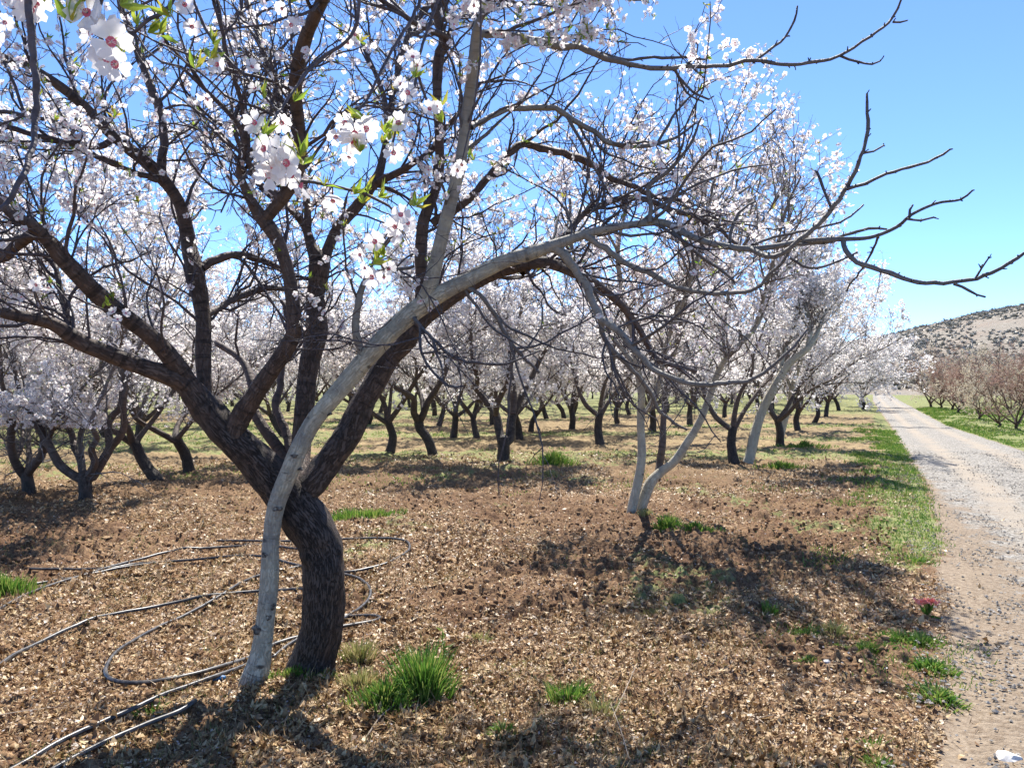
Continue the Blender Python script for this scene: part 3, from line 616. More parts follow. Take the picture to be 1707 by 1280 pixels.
def shoot(stem, fl, lv, d, fs=.043, ls=.03, r=.0028):
    """stem [(u,v,d)], flowers [(u,v)], leaves [(u,v)]"""
    L = smooth_line(np.array([[*P(u, v, dd), r*(1-.5*i/len(stem))] for i, (u, v, dd) in enumerate(stem)]), .012)
    off = np.array(base_d); t = Tubes(); L[:,:3] += rg.normal(size=(len(L), 3))*.0008; L[:,3] *= 1+.3*rg.random(len(L)); t.add(L-np.array([*off, 0]), 8, .2, 60, True, 3)
    pts = []
    for (u, v) in fl:
        c = P(u, v, d+rg.normal()*.02); k = np.argmin(np.linalg.norm(L[:,:3]-c, axis=1)); a = L[k,:3]
        pts.append((c, a)); m = (a+c)/2+np.array([0, 0, .004]); t.add(smooth_line(np.array([[*a, .0014], [*m, .0013], [*c, .002]]), .01)-np.array([*off, 0]), 5)
    o = t.build('flowering_shoot', M['bark'], dark)
    for c, a in pts:
        n = nrm((c-a)+rg.normal(size=3)*.02+np.array([0, -.055, -.01])); f = fine_flower(o, c, n, fs*.9, off)
    if lv:
        Pn = np.array([P(u, v, d+rg.normal()*.02) for u, v in lv]); k = 7
        for q_ in Pn:
            V, T_ = leaf_mesh((q_-off)[None], rg.normal(size=(1, 3))*.4+np.array([0, 0, .9]), ls, k)
            mesh_np('leaf_tuft', V, None, T_, [M['leaf']], parent=o)
shoot([(175,-160,.8),(185,-60,.8),(165,10,.8),(160,40,.8),(180,85,.8),(185,105,.8)], [(145,22),(172,45),(150,55),(185,70),(178,98),(192,108)], [(118,40),(200,10),(205,90),(135,10)], .79)
shoot([(60,-180,1.0),(50,-60,1.0),(40,5,1.0)], [(32,-5),(52,18),(60,8)], [(75,5)], 1.0)
shoot([(0,20,1.3),(-60,-60,1.3)][::-1], [(8,38),(-8,60)], [], 1.3)
shoot([(300,-120,1.35),(320,-10,1.35),(355,70,1.35),(400,120,1.35),(440,160,1.35),(470,190,1.32)], [(362,108),(420,112),(425,148),(345,165),(470,205)], [(350,98),(355,75),(440,165),(490,170),(325,115)], 1.33, .04)
shoot([(300,-90,1.1),(290,0,1.1),(240,40,1.1),(225,55,1.1)], [(308,8),(320,45)], [(245,55),(265,60),(230,45),(285,30)], 1.1, .036)
shoot([(470,-120,1.7),(480,-20,1.7),(486,25,1.7)], [(485,42),(470,15)], [(480,5)], 1.7, .042)
shoot([(600,-160,1.2),(600,0,1.2),(585,60,1.2),(520,110,1.18),(470,180,1.12),(445,215,1.08),(450,250,1.05),(490,285,1.03)], [(440,248),(468,250),(455,278),(486,292),(500,310),(448,292),(478,272),(425,205)], [(440,225),(468,262),(500,262),(425,235),(505,275)], 1.04, .045, .032)
shoot([(720,-140,1.3),(700,0,1.3),(650,90,1.25),(615,160,1.2),(590,195,1.18)], [(575,205),(592,222),(610,215),(582,262),(590,238),(560,228)], [(600,255),(608,200)], 1.17, .043)
shoot([(760,-120,1.5),(730,0,1.5),(700,90,1.45),(690,150,1.4),(665,200,1.38),(655,235,1.36)], [(688,95),(668,140),(695,110),(664,205),(650,222),(656,255),(680,155)], [(640,222),(648,235),(636,240),(665,225),(690,130)], 1.37, .042)
shoot([(690,110,1.45),(705,150,1.5),(716,175,1.5)], [(716,182),(728,178)], [(738,205),(735,180)], 1.5, .036)
shoot([(800,-60,2.0),(800,100,2.05),(785,200,2.1),(772,262,2.1)], [(770,275),(763,284)], [(780,262),(790,268)], 2.1, .044)
shoot([(480,300,1.3),(555,310,1.35),(610,325,1.35),(650,345,1.35),(665,365,1.35)], [(668,358),(658,378),(680,372),(555,335),(660,392)], [(690,345),(612,320),(590,325),(540,310),(630,330),(605,340)], 1.34, .04)
shoot([(665,370,1.35),(650,400,1.38),(630,425,1.4),(640,450,1.4)], [(625,403),(608,447),(640,462),(648,448),(620,462),(600,425)], [(630,432),(622,442),(640,428)], 1.39, .04)
shoot([(790,-90,1.6),(792,-20,1.6)], [(790,10),(782,-8)], [(800,0)], 1.6, .04)
shoot([(580,-60,2.0),(585,20,2.0),(582,60,2.0)], [(580,72),(592,58)], [(600,70)], 2.0, .042)
shoot([(88,540,3.6),(60,490,2.6),(75,465,2.4)], [(70,466),(80,480),(60,475)], [(88,470)], 2.4, .042)
shoot([(200,580,3.5),(205,555,2.8),(200,535,2.6)], [(196,532),(210,522),(188,520)], [(180,510),(170,515)], 2.6, .042)
shoot([(40,-150,.95),(48,0,.95),(58,110,.95),(60,190,.95),(52,250,.93),(40,285,.9),(10,340,.88),(-40,380,.86)], [], [], .9, r=.0042)
# overhead limb that carries the hanging shoots
t = Tubes()
for L in ([(600,-190,9,2.4),(560,-260,7,1.9),(480,-330,6,1.5),(300,-330,6,1.15),(175,-170,5,.8),(60,-190,4,.9),(-100,-150,3,1.0)],
          [(590,-240,8,2.2),(640,-300,6,1.8),(720,-230,5,1.45),(800,-110,4,1.6),(900,-90,3,2.0)],
          [(560,-250,6,1.9),(600,-170,4,1.25)], [(540,-300,6,1.7),(470,-140,4,1.7)], [(480,-330,6,1.5),(300,-125,4,1.3)]):
    t.add(smooth_line(px(L), .03)-np.array([*base_d, 0]), 8, .1, 20, True, 2)
t.build('branch', M['bark'], dark)

# ------------------------------------------------------------------ second tree on the track side of the row
T2 = [px(L) for L in (
 [(1052,875,8,9.3),(1053,852,8,9.3),(1065,795,7.5,9.3),(1070,756,7,9.3),(1068,705,6.6,9.3),(1069,653,6.2,9.2),(1062,612,5.8,9.1),(1055,560,5,9.0),(1040,500,4.4,8.8),(1030,420,3.6,8.6),(1045,340,2.6,8.5),(1060,260,1.6,8.4)],
 [(1062,880,10,9.4),(1066,855,9.5,9.4),(1083,808,9,9.4),(1101,787,7.6,9.4),(1124,769,7,9.35),(1145,738,6.6,9.3),(1165,705,6,9.25),(1183,661,5.6,9.2),(1196,622,5.2,9.1),(1212,596,5,9.0),(1228,578,4.6,8.9),(1262,540,4,8.9),(1285,480,3.2,9.0),(1310,400,2.4,9.1),(1320,330,1.5,9.2)],
 [(1095,800,6.5,9.4),(1100,770,6,9.5),(1104,743,6,9.5),(1106,700,5,9.6),(1112,640,4.4,9.7),(1130,560,4,9.8),(1150,470,3.4,9.8),(1165,380,2.6,9.8),(1180,290,1.8,9.8)],
 [(1069,690,4,9.3),(1080,682,5,9.2),(1093,658,4.8,9.1),(1101,627,4.4,9.0),(1112,570,3.8,8.7),(1140,500,3.2,8.3),(1170,400,2.6,7.9),(1190,300,1.8,7.6),(1200,220,1.2,7.5)],
 [(1212,598,3.6,9.0),(1206,570,3.2,9.1),(1210,520,2.8,9.2),(1225,430,2.2,9.2),(1240,340,1.6,9.2)],
 [(1062,612,4,9.1),(1020,560,3.6,9.2),(985,500,3,9.4),(955,420,2.6,9.5),(950,330,2,9.6)],
 [(1170,400,2.2,7.9),(1200,350,2,7.8),(1250,310,1.5,7.8)],
 [(1030,420,2.6,8.6),(990,340,2.2,8.3),(980,260,1.6,8.2)],
 [(1262,540,3,8.7),(1290,430,2.6,8.2),(1310,350,2,8),(1335,295,1.4,7.9)], [(1112,570,3,8.7),(1150,450,2.6,8.4),(1195,320,2,8.1),(1205,225,1.4,7.8)], [(1225,430,2,8.8),(1270,370,1.8,8.4),(1310,310,1.2,8.0)])]
T2D = T2.pop(2); b2 = tuple(G(1062, 855))
t2, _, _ = tree_from_limbs('almond_tree', T2, 'bark_pale', b2, n1=180, n2=7, n3=4, nfl=9500, fsize=.048, nleaf=600, crown_r=.04, mats=('petal', 'heart'), up=.09, r1=.010, l1=(.5,1.2), step=.05, k3=4, twigmat='bark_far', zmin=1.7)
tb_ = Tubes(); tb_.add(smooth_line(T2D, .05)-np.array([*b2, 0]), 10, .2, 9, True, 5); tb_.build('stem', M['bark_far'], t2)['label'] = 'dark brown middle stem'
tag(t2, 'pale grey almond tree splitting into several stems at the ground, next along the row', 'tree')
for Ls_, uv_, lab in (([[(1246,772,9,15.),(1250,762,8.5,15.),(1258,725,8,15.),(1271,684,7.5,15.),(1289,648,7,14.9),(1315,607,6,14.8),(1346,581,5,14.7),(1362,555,3.6,14.8),(1378,515,2,14.9)],
    [(1300,632,4,14.9),(1310,570,3.4,15.),(1340,480,2.4,15.2),(1360,400,1.6,15.4)], [(1346,581,4,14.7),(1350,540,3.4,14.8),(1330,470,2.4,15.),(1300,420,1.6,15.)]], (1248,768), 'pale leaning almond trunk beside the third dark trunk along the track'),
   ([[(1298,742,6,20),(1300,736,5.5,20),(1306,710,5,20),(1315,679,4.6,20),(1320,650,4.2,19.9),(1332,610,3.6,19.8),(1350,560,2.6,19.7),(1375,500,1.5,19.6)], [(1320,650,3,19.9),(1300,600,2.4,20),(1290,540,1.6,20)]], (1299,740), 'slim pale almond stem standing against the fourth tree along the track')):
    bb = G(*uv_); tt, _, _ = tree_from_limbs('almond_tree', [px(L_) for L_ in Ls_], 'bark_pale', tuple(bb), n1=90, n2=6, n3=4, nfl=7000, fsize=.05, nleaf=200, crown_r=.045, r1=.010, zmin=1.6, twigmat='bark_far')
    tag(tt, lab, 'tree')
# ------------------------------------------------------------------ vase shaped prototypes
def rand_limbs(seed, h=4.7, lean=.12, r0=.118, nf=4, spread=1.0, fork=.85):
    q = np.random.default_rng(seed); out = []
    la = q.uniform(0, 6.28); top = np.array([math.cos(la)*lean*fork*1.5, math.sin(la)*lean*fork*1.5, fork])
    mid = top*.5+np.array([q.normal()*.05, q.normal()*.05, 0])
    out.append(np.array([[0, 0, -.12, r0*1.35], [0, 0, .03, r0*1.12], [*mid, r0*.95], [*top, r0*.9]]))
    a0 = q.uniform(0, 6.28)
    for i in range(nf):
        az = a0+i*2*math.pi/nf+q.normal()*.25; inc = R(q.uniform(28, 52))*spread; d = np.array([math.cos(az)*math.sin(inc), math.sin(az)*math.sin(inc), math.cos(inc)])
        p = top-np.array([0, 0, .08]); r = r0*q.uniform(.5, .68); L = [[*p, r]]; n = 8; tot = (h-fork)/math.cos(inc)*q.uniform(.72, .95)
        bend = q.normal(size=3)*.22
        for k in range(n):
            d = nrm(d+bend*q.uniform(-1, 1)+q.normal(size=3)*.17+np.array([0, 0, .10 if k < 3 else -.02])); p = p+d*tot/n; r *= .80; L.append([*p, max(r, .008)])
            if k in (1, 2, 4, 5) and q.random() < .8:
                az2 = q.uniform(0, 6.28); d2 = nrm(d+np.array([math.cos(az2), math.sin(az2), .1])*.85); p2 = p.copy(); r2 = r*.72; L2 = [[*p2, r2]]
                for _ in range(5):
                    d2 = nrm(d2+q.normal(size=3)*.22+np.array([0, 0, .05])); p2 = p2+d2*tot*.1*q.uniform(.8, 1.3); r2 *= .74; L2.append([*p2, max(r2, .006)])
                out.append(np.array(L2))
        out.append(np.array(L))
    return out
PROTO = []
for i in range(7):
    nfl = (21000, 18000, 23000, 20000, 16000, 21500, 18500)[i]
    r_, _, _ = tree_from_limbs('almond_tree', rand_limbs(100+i, h=4.3+.12*i, nf=(4, 3, 5, 4, 3, 4, 5)[i], lean=(.1, .3, .08, .15, .45, .05, .2)[i]), 'bark_far', (0, 0, 0), n1=210, n2=7, n3=4, nfl=nfl, fsize=.048, nleaf=420, sides=8, zmin=.95, crown_r=.058, up=.035, k3=3, r1=.0085, step=.10)
    PROTO.append(r_)
DRY = []
for i in range(3):
    r_, _, _ = tree_from_limbs('shrub_tree', rand_limbs(300+i, h=3.5, nf=5, r0=.09, fork=.35, spread=1.05), 'bark_dry', (0, 0, 0), n1=130, n2=6, n3=4, nfl=(4200, 8500, 5500)[i], fsize=.045, nleaf=0, sides=6, zmin=.8,
        mats=('petal_brown' if i != 1 else 'petal_beige', 'petal_brown'), heart=False, r1=.010, step=.12, crown_r=.05)
    DRY.append(r_)
used = set()
def place(protos, i, x, y, rz, sc, label, group, cat='tree'):
    p = protos[i]; key = (id(protos), i)
    if key in used: o = copy_tree(p)
    else: o = p; used.add(key)
    o.location = (x, y, float(T(x, y, False))-.03); o.rotation_euler = (0, 0, rz); o.scale = (sc, sc, sc)
    tag(o, label, cat, group); return o
GA = 'almond trees in rows across the orchard'
def extend(L, hgt, q2):
    p = L[-1,:3].copy(); d = nrm(L[-1,:3]-L[-3,:3]); r = L[-1,3]; out = [*L]
    d = nrm(np.array([d[0], q2.normal()*.5, abs(d[2])+.35]))
    while p[2] < hgt and r > .005:
        d = nrm(d+q2.normal(size=3)*.2+np.array([0, 0, .06])); p = p+d*.38; r *= .80; out.append([*p, r])
    return np.array(out)
def traced(base_uv, limbs, d0, label, nfl, seed, hgt=4.6):
    q2 = np.random.default_rng(seed); bb = G(*base_uv); ll = []
    for i, L in enumerate(limbs):
        dd = 0. if i == 0 else q2.uniform(-1., 1.)
        A = px([(u, v, r, d0+dd*(k/max(1, len(L)-1))) for k, (u, v, r) in enumerate(L)]); ll.append(A if i == 0 else extend(A, hgt, q2))
    o, _, _ = tree_from_limbs('almond_tree', ll, 'bark_far', tuple(bb), n1=200, n2=7, n3=4, nfl=int(nfl*.82), fsize=.048, nleaf=500, crown_r=.055, zmin=1.0, up=.035, r1=.010, step=.06)
    tag(o, label, 'tree', GA); pos.append((bb[0], bb[1]))
def traced_all():
    traced((145,836), [[(143,850,13),(143,836,12),(142,815,10.5),(141,794,11),(142,786,8)],
      [(141,797,8),(131,797,7.5),(101,776,7),(84,747,6.5),(70,722,6),(63,710,5.5),(47,682,4.5),(35,661,4)], [(63,712,4),(75,672,4),(75,649,3.5)],
      [(139,795,6),(134,766,6),(124,747,5),(122,733,5.5),(115,710,4),(112,696,3.5)], [(146,795,6),(158,772,6),(152,750,5),(162,729,4.5),(152,705,3.5)], [(136,762,4),(134,724,4),(145,700,3.5),(150,680,3)],
      [(146,798,8),(155,794,8),(169,771,7.5),(183,745,7),(180,719,6),(185,696,5.5),(201,677,5)], [(183,747,6),(199,729,6),(207,710,5.5),(206,684,5),(207,665,4.5)]],
      10.35, 'dark almond tree with stout short trunk and splayed limbs at left', 26000, 1)
    traced((47,821), [[(50,832,11),(49,820,10),(44,794,9.5),(42,785,8)], [(40,792,7),(30,778,7),(21,759,6.5),(18,733,6),(21,705,5),(15,680,4)], [(46,790,7),(54,778,7),(68,761,6.5),(73,743,5.5),(85,722,4.5),(92,700,3.5)],
      [(47,782,5),(49,762,4.5),(47,736,4),(50,700,3)], [(24,768,4),(35,745,4),(38,715,3.5)]], 11.0, 'dark forked almond tree standing at the far left edge of the photo', 24000, 2)
    traced((720,757), [[(722,766,9),(721,756,8.5),(713,732,8),(700,713,8),(698,700,8)], [(698,704,6),(690,687,6),(690,666,5),(677,655,4.5),(658,645,4)], [(699,702,6.5),(705,692,6),(713,671,5.5),(724,653,5),(737,632,4.5),(748,605,4)], [(706,688,4),(703,665,4),(694,640,3)]],
      17.1, 'almond tree with a black bent trunk between the clustered one and the central one', 24000, 3)
    traced((840,770), [[(839,782,12),(839,769,11.5),(840,740,10),(840,728,9)], [(837,738,8),(832,719,7.5),(827,692,7),(819,679,6),(800,655,5.5),(785,634,5),(766,608,4)], [(795,650,4),(795,626,3.5),(787,600,3)],
      [(842,738,8),(850,729,8),(853,698,7.5),(861,677,6.5),(874,650,5.5),(890,621,4.5)], [(827,690,5),(828,677,5),(837,655,4.5),(845,642,4),(848,610,3.5)], [(855,690,5),(857,665,5),(855,640,4.5),(850,610,4)]],
      15.4, 'central almond tree whose black trunk splits into a fan above a grass patch', 27000, 4)
near = [  # u, v of the base, prototype, scale, label
 (262,803,4,.8,'thin crooked almond tree with a curved stem just left of the near trunk'),
 (315,788,1,.8,'small reddish almond tree glimpsed under the near tree’s left limb'),
 (222,748,3,.85,'short dark almond tree farther back behind the stout one at left'),
 (650,752,5,.92,'almond tree with clustered upright stems seen right of the near pair'),
 (866,732,1,.9,'leaning almond tree directly behind the central forked one'),
 (1000,741,3,1.0,'straight dark almond tree between the central fan-shaped one and the pale multi-stemmed one'),
 (756,729,0,.85,'small V-shaped almond tree behind the bent black trunk'),
 (795,730,4,.8,'slender zigzag almond tree right of the small V-shaped one'),
 (885,719,1,.8,'thin almond tree alone in the gap right of the central one'),
 (953,717,5,.9,'dark almond tree in the gap left of the straight dark one'),
 (613,708,2,.85,'far almond tree showing between the near tree’s two rising limbs'),
 (732,711,6,.85,'far almond tree behind the black bent trunk'),
 (821,708,0,.85,'far almond tree peeping left of the central trunk'),
 (911,698,3,.9,'distant almond tree on green grass in the middle gap'),
 (940,697,1,.9,'distant almond tree just right of the middle gap on green grass'),
 (1029,706,2,.85,'slim dark almond tree close behind the straight dark one, to its right'),
 (1088,720,5,.95,'dark almond tree seen between the stems of the pale multi-stemmed tree'),
 (1150,709,6,.95,'dark almond tree seen right of the pale leaning stem'),
 (1208,696,0,.9,'far dark almond tree left of the third tree along the track'),
 (1224,772,3,.88,'third almond tree along the track, with an upright dark trunk'),
 (1300,743,0,.86,'dark almond tree fourth along the track'),
 (1330,718,5,.88,'fifth almond tree of the row beside the track'),
 (1358,703,2,.88,'sixth almond tree of the row beside the track'),
 (1377,694,6,.9,'seventh almond tree of the row beside the track'),
 (1398,684,1,.95,'last clearly visible almond tree of the row beside the track'),
]
pos = [(-1.1, 4.2), (1.6, 9.3)]
yaw = {}; traced_all()
q = random.Random(5)
for i, (u, v, p, sc, lab) in enumerate(near):
    g = G(u, v); pos.append((g[0], g[1])); place(PROTO, p, g[0], g[1], yaw.get(i, q.uniform(0, 6.28)), sc, lab, GA)
# the rest of the orchard on its lattice
a = np.array([.468, .884]); b = np.array([-.884, .468]); org = np.array([-1.1, 4.2])
def extra():
    for k in range(0, 26):
        for j in range(-2, 20):
            g = org+b*4.6*k+a*(5.6*j+(k % 2)*2.2); x, y = g[0]+q.uniform(-.5, .5), g[1]+q.uniform(-.5, .5)
            if y < 6 or y > 88 or abs(x) > y*.74+3.5: continue
            if min(math.hypot(x-c[0], y-c[1]) for c in pos) < (4.4 if y < 24 else 3.4): continue
            if y < 17: continue
            if road_s(x, y) > -.35: continue
            pos.append((x, y)); yield x, y
for x, y in extra():
    side = 'left' if x < -.25*y else ('centre' if x < .2*y else 'right')
    dist = 'middle' if y < 30 else ('far' if y < 50 else 'farthest')
    place(PROTO, q.randrange(7), x, y, q.uniform(0, 6.28), q.uniform(.85, 1.08),
          'white flowering almond tree among many alike in the %s rows of the orchard, %s part' % (dist, side), 'almond trees in the %s rows, %s part' % (dist, side))
#
# right of the track
GD = 'bare brown shrub-like trees beyond the track'
for i, (u, v, p, sc, lab) in enumerate([
 (1695,717,0,.66,'brown twiggy tree at the right edge of the photo beyond the track'),
 (1664,711,1,.60,'low tree with cream blossom left of the one at the right edge'),
 (1632,700,1,.62,'smaller cream-flowered tree beyond the green verge'),
 (1600,689,2,.78,'pinkish twiggy tree in the middle of the group beyond the track'),
 (1588,683,0,.85,'brown twiggy tree just behind the pinkish one'),
 (1567,680,1,.85,'blossoming low tree near the left end of the group beyond the track'),
 (1552,679,0,1.,'tallest rust-brown tree at the left end of the group beyond the track')]):
    g = G(u, v); place(DRY, p, g[0], g[1], i*1.7, sc, lab, GD)
for k in range(46):
    y = q.uniform(34, 92); x = road_left(y)+3.2+3.0+q.uniform(0, 1)*(y*.75-road_left(y)); 
    if x > y*.80: continue
    place(DRY, q.randrange(3), x, y, q.uniform(0, 6.28), q.uniform(.7, 1.0), 'dry brown twiggy tree among many alike on the slope foot beyond the track', 'dry brown trees at the foot of the hill')

# ------------------------------------------------------------------ irrigation hoses
def hose(lines, label, r=.0115):
    o0 = None; t = Tubes(); org_ = None
    for L in lines:
        g = []
        for u, v in L:
            p = G(u, v); g.append([p[0], p[1], float(T(p[0], p[1], False))+.035, r])
        Ls = smooth_line(np.array(g), .03)
        Ls[:,2] = np.maximum(T(Ls[:,0], Ls[:,1])+r*.9, np.convolve(np.pad(T(Ls[:,0], Ls[:,1]), 9, 'edge'), np.ones(19)/19, 'valid')+r*1.2+.012)
        Ls[:,2] = np.convolve(np.pad(Ls[:,2], 2, 'edge'), np.ones(5)/5, 'valid')
        if org_ is None: org_ = Ls[len(Ls)//2,:3].copy()
        t.add(Ls, 8, 0, 1, True)
    o = t.build('irrigation_hose', M['hose'], None, org_); tag(o, label, 'hose', 'black irrigation hoses lying on the soil'); return o
hose([[(-60,1160),(0,1118),(35,1094),(102,1062),(158,1041),(228,1020),(299,1006),(369,997),(432,990),(492,988),(540,990)]], 'thin black hose crossing the left soil from the left edge to behind the pale trunk')
hose([[(520,940),(431,964),(373,995),(316,1023),(264,1048),(211,1083),(186,1108),(176,1132),(190,1147),(228,1152),(281,1146),(334,1132),(387,1111),(418,1097),(460,1074),(510,1060),(566,1048),(597,1043),(625,1037),(634,1031),(618,1027),(585,1026),(560,1028)]], 'black hose bent into a large loop in front of the trunks')
hose([[(-50,1000),(0,988),(70,971),(141,960),(211,946),(281,937),(352,933),(432,933),(492,944),(569,953),(620,948),(655,939),(680,923),(681,911),(662,905),(620,903),(557,903),(470,903),(362,899)]], 'long black hose sweeping behind the trunks and turning back in a loop on the right')
hose([[(49,953),(105,950),(176,947),(230,938),(281,936)]], 'short straight black hose end beside the left green tuft')
hose([[(-60,1050),(0,1020),(70,985),(141,960),(193,942),(264,923),(316,916),(387,910),(445,910),(500,916)]], 'dusty black hose running from the left edge up to the pale trunk')
hose([[(560,953),(592,960),(610,971),(618,985),(610,1002),(589,1020),(567,1034),(520,1056),(480,1078),(455,1096)]], 'black hose curling round the right side of the dark trunk')
h7 = hose([[(-20,1310),(46,1280),(105,1248),(176,1217),(228,1196),(281,1171),(334,1148),(369,1132),(418,1107),(450,1085)]], 'black hose with a blue fitting running from the bottom left corner to the trunk foot')
pf = G(365, 1134); t = Tubes(); t.add(smooth_line(np.array([[pf[0]-.03, pf[1]-.012, pf[2]+.018, .011], [pf[0]-.01, pf[1]-.004, pf[2]+.02, .014], [pf[0]+.01, pf[1]+.004, pf[2]+.02, .014], [pf[0]+.03, pf[1]+.012, pf[2]+.018, .011]]), .006)-np.array([*h7.location, 0]), 8)
t.add(smooth_line(np.array([[pf[0], pf[1], pf[2]+.02, .006], [pf[0]-.02, pf[1]-.02, pf[2]+.03, .006], [pf[0]-.05, pf[1]-.05, pf[2]+.02, .005]]), .01)-np.array([*h7.location, 0]), 6)
t.build('hose_fitting', M['blue'], h7)
hose([[(60,1310),(109,1280),(176,1245),(246,1217),(299,1199),(326,1184)]], 'lowest black hose, ending in the trunk shadow at the bottom left')

# ------------------------------------------------------------------ grass
def blades(n, rad, h, w=.004, flop=.5, ell=(1, 1)):
    a = rg.random(n)*6.28; r = np.minimum(rad*np.abs(rg.normal(size=n))*.55, rad*1.05); c = np.stack([np.cos(a)*r*ell[0], np.sin(a)*r*ell[1], np.full(n, -.02)], -1)
    d = nrm(np.stack([np.cos(a)*flop*rg.random(n), np.sin(a)*flop*rg.random(n), np.ones(n)], -1)+rg.normal(size=(n, 3))*.16)
    s_ = nrm(np.cross(d, rg.normal(size=(n, 3)))); L = (h*(.3+.95*rg.random(n))*np.clip(1-.45*r/rad, .2, 1)*(.55+.9*fbm(c[:,0]*4/max(rad,.05)*.5, c[:,1]*4/max(rad,.05)*.5, int(rad*977), 2)))[:,None]; out = nrm(np.stack([np.cos(a), np.sin(a), 0*a], -1)+rg.normal(size=(n, 3))*.5)
    m1 = c+d*L*.5; m2 = m1+(d+out*.25*flop*1.5)*L*.35; tip = m2+(d*.4+out*.5*flop-np.array([0, 0, .25*flop]))*L*.4
    V = np.stack([c-s_*w, c+s_*w, m1-s_*w*.9, m1+s_*w*.9, m2-s_*w*.55, m2+s_*w*.55, tip], 1).reshape(-1, 3); i = np.arange(n)[:,None]*7
    Q = np.concatenate([i+np.array([0,1,3,2]), i+np.array([2,3,5,4])]); Tt = i+np.array([4,5,6]); return V, Q, Tt
def tuft(u, v, rad, h, n, label, mat='grass', ell=(1, 1), w=.004, flop=.5):
    g = G(u, v); V, Q, Tt = blades(n, rad, h, w, flop, ell); V[:,2] += T(V[:,0]+g[0], V[:,1]+g[1])-g[2]+.01
    o = mesh_np('grass_tuft', V, Q, Tt, [M[mat]]); o.location = tuple(g); tag(o, label, 'grass tuft', 'grass tufts on the orchard floor'); return o
tuft(708,1160,.13,.26,900,'tallest dark green grass tuft, right of the dark trunk')
tuft(640,1180,.17,.12,1100,'bright green low grass patch directly left of the tallest tuft', ell=(1.1,.8))
tuft(598,1150,.10,.12,400,'yellowish grass clump just right of the dark trunk foot','grass_dry')
tuft(598,1100,.10,.14,300,'thin yellow-green grass clump behind the yellowish one beside the dark trunk','grass_dry')
tuft(480,1130,.20,.07,700,'short green grass ringing the foot of the two near trunks', ell=(1.4,.5))
tuft(15,990,.22,.16,1100,'dense green grass tuft at the left edge beside the hoses')
tuft(604,860,.44,.15,1900,'green grass patch behind the near trunk, in sunlight', ell=(1.15,.8), w=.006)
tuft(922,776,.46,.26,800,'bright green grass patch at the foot of the central forked tree', ell=(1.1,.8), w=.008)
tuft(1112,878,.16,.17,420,'dark green grass tuft right of the pale multi-stemmed tree', w=.006)
tuft(1160,885,.20,.10,420,'low grass patch farther right of the pale multi-stemmed tree', ell=(1.5,.8), w=.006)
tuft(1075,862,.14,.08,200,'yellow grass at the foot of the pale multi-stemmed tree','grass_dry', w=.006)
tuft(1302,780,.38,.14,700,'small green grass tuft between the third and fourth trees along the track', ell=(1.3,.8), w=.008)
tuft(1342,746,.55,.14,700,'distant green grass patch under the fourth tree along the track', ell=(1.4,.8), w=.01)
tuft(948,1165,.11,.11,380,'sparse green grass tuft on litter right of the tallest tuft', flop=.7)
tuft(1000,1190,.10,.10,160,'thin straw-like grass tuft right of the sparse green one','grass_dry', flop=.8)
tuft(838,1225,.09,.06,220,'tiny dark green weed in the bottom middle', flop=1.)
tuft(1283,1018,.06,.10,200,'small dark green weed in the middle of the litter right of centre')
tuft(1345,1050,.12,.06,260,'low green weed left of the weedy strip near the track', flop=1.)
tuft(1345,1095,.08,.04,160,'tiny green weed below the other one near the weedy strip', flop=1.)
tuft(1555,1110,.13,.07,420,'green weed clump at the track edge below the pink flower', flop=1., w=.006)
tuft(1565,1160,.13,.07,420,'green weed clump lowest on the track edge', flop=1., w=.006)
tuft(1465,1275,.09,.06,200,'green weed at the bottom edge near the gravel', flop=1.)
tuft(1500,1060,.20,.06,600,'patch of low weeds left of the pink flower’s weed clump', flop=1., w=.006, ell=(1.4,.8))
tuft(800,1065,.10,.07,130,'faint yellow-green grass on the litter behind the sparse tuft','grass_dry', flop=.8)
tuft(915,780+10,.28,.06,700,'short yellowing grass in front of the bright green central patch','grass_dry', w=.008)
tuft(250,1190,.10,.05,150,'grey green weed between the two lowest hoses','grass', flop=.9)
tuft(1455,1235,.10,.05,160,'small weed on the litter near the bottom right', flop=.9)
tuft(1440,1075,.16,.05,500,'low weed patch on the litter, leftmost of the strip near the track',ell=(1.4,.8),flop=.9)
tuft(1390,1048,.12,.06,300,'yellowish weeds left of the low patch near the track','grass_dry',flop=.9)
tuft(1535,1065,.14,.06,400,'mixed green weeds just below the pink flower',ell=(1.2,.8),flop=.9)
tuft(1520,930,.22,.06,500,'small weeds at the track edge above the pink flower',ell=(1.,1.),flop=.8,w=.005)
tuft(1090,1015,.12,.05,160,'thin yellow grass on the litter below the pale multi-stemmed tree','grass_dry',flop=.9)
# thistle-like weed behind the tallest tuft
g = G(738, 1105); o = empty('tall_weed', g); tag(o, 'thin upright grey-green weed standing behind the tallest grass tuft', 'weed')
t = Tubes(); t.add(smooth_line(np.array([[0, 0, -.02, .003], [.006, 0, .1, .0025], [-.004, 0, .22, .002]]), .02), 5); t.build('stem', M['grass'], o)
V, T_ = leaf_mesh(np.array([[0, 0, z] for z in np.linspace(.02, .22, 14)]), np.tile([0, 0, .2], (14, 1))+rg.normal(size=(14, 3))*.8, .035, 4); mesh_np('foliage', V, None, T_, [M['grass']], parent=o)
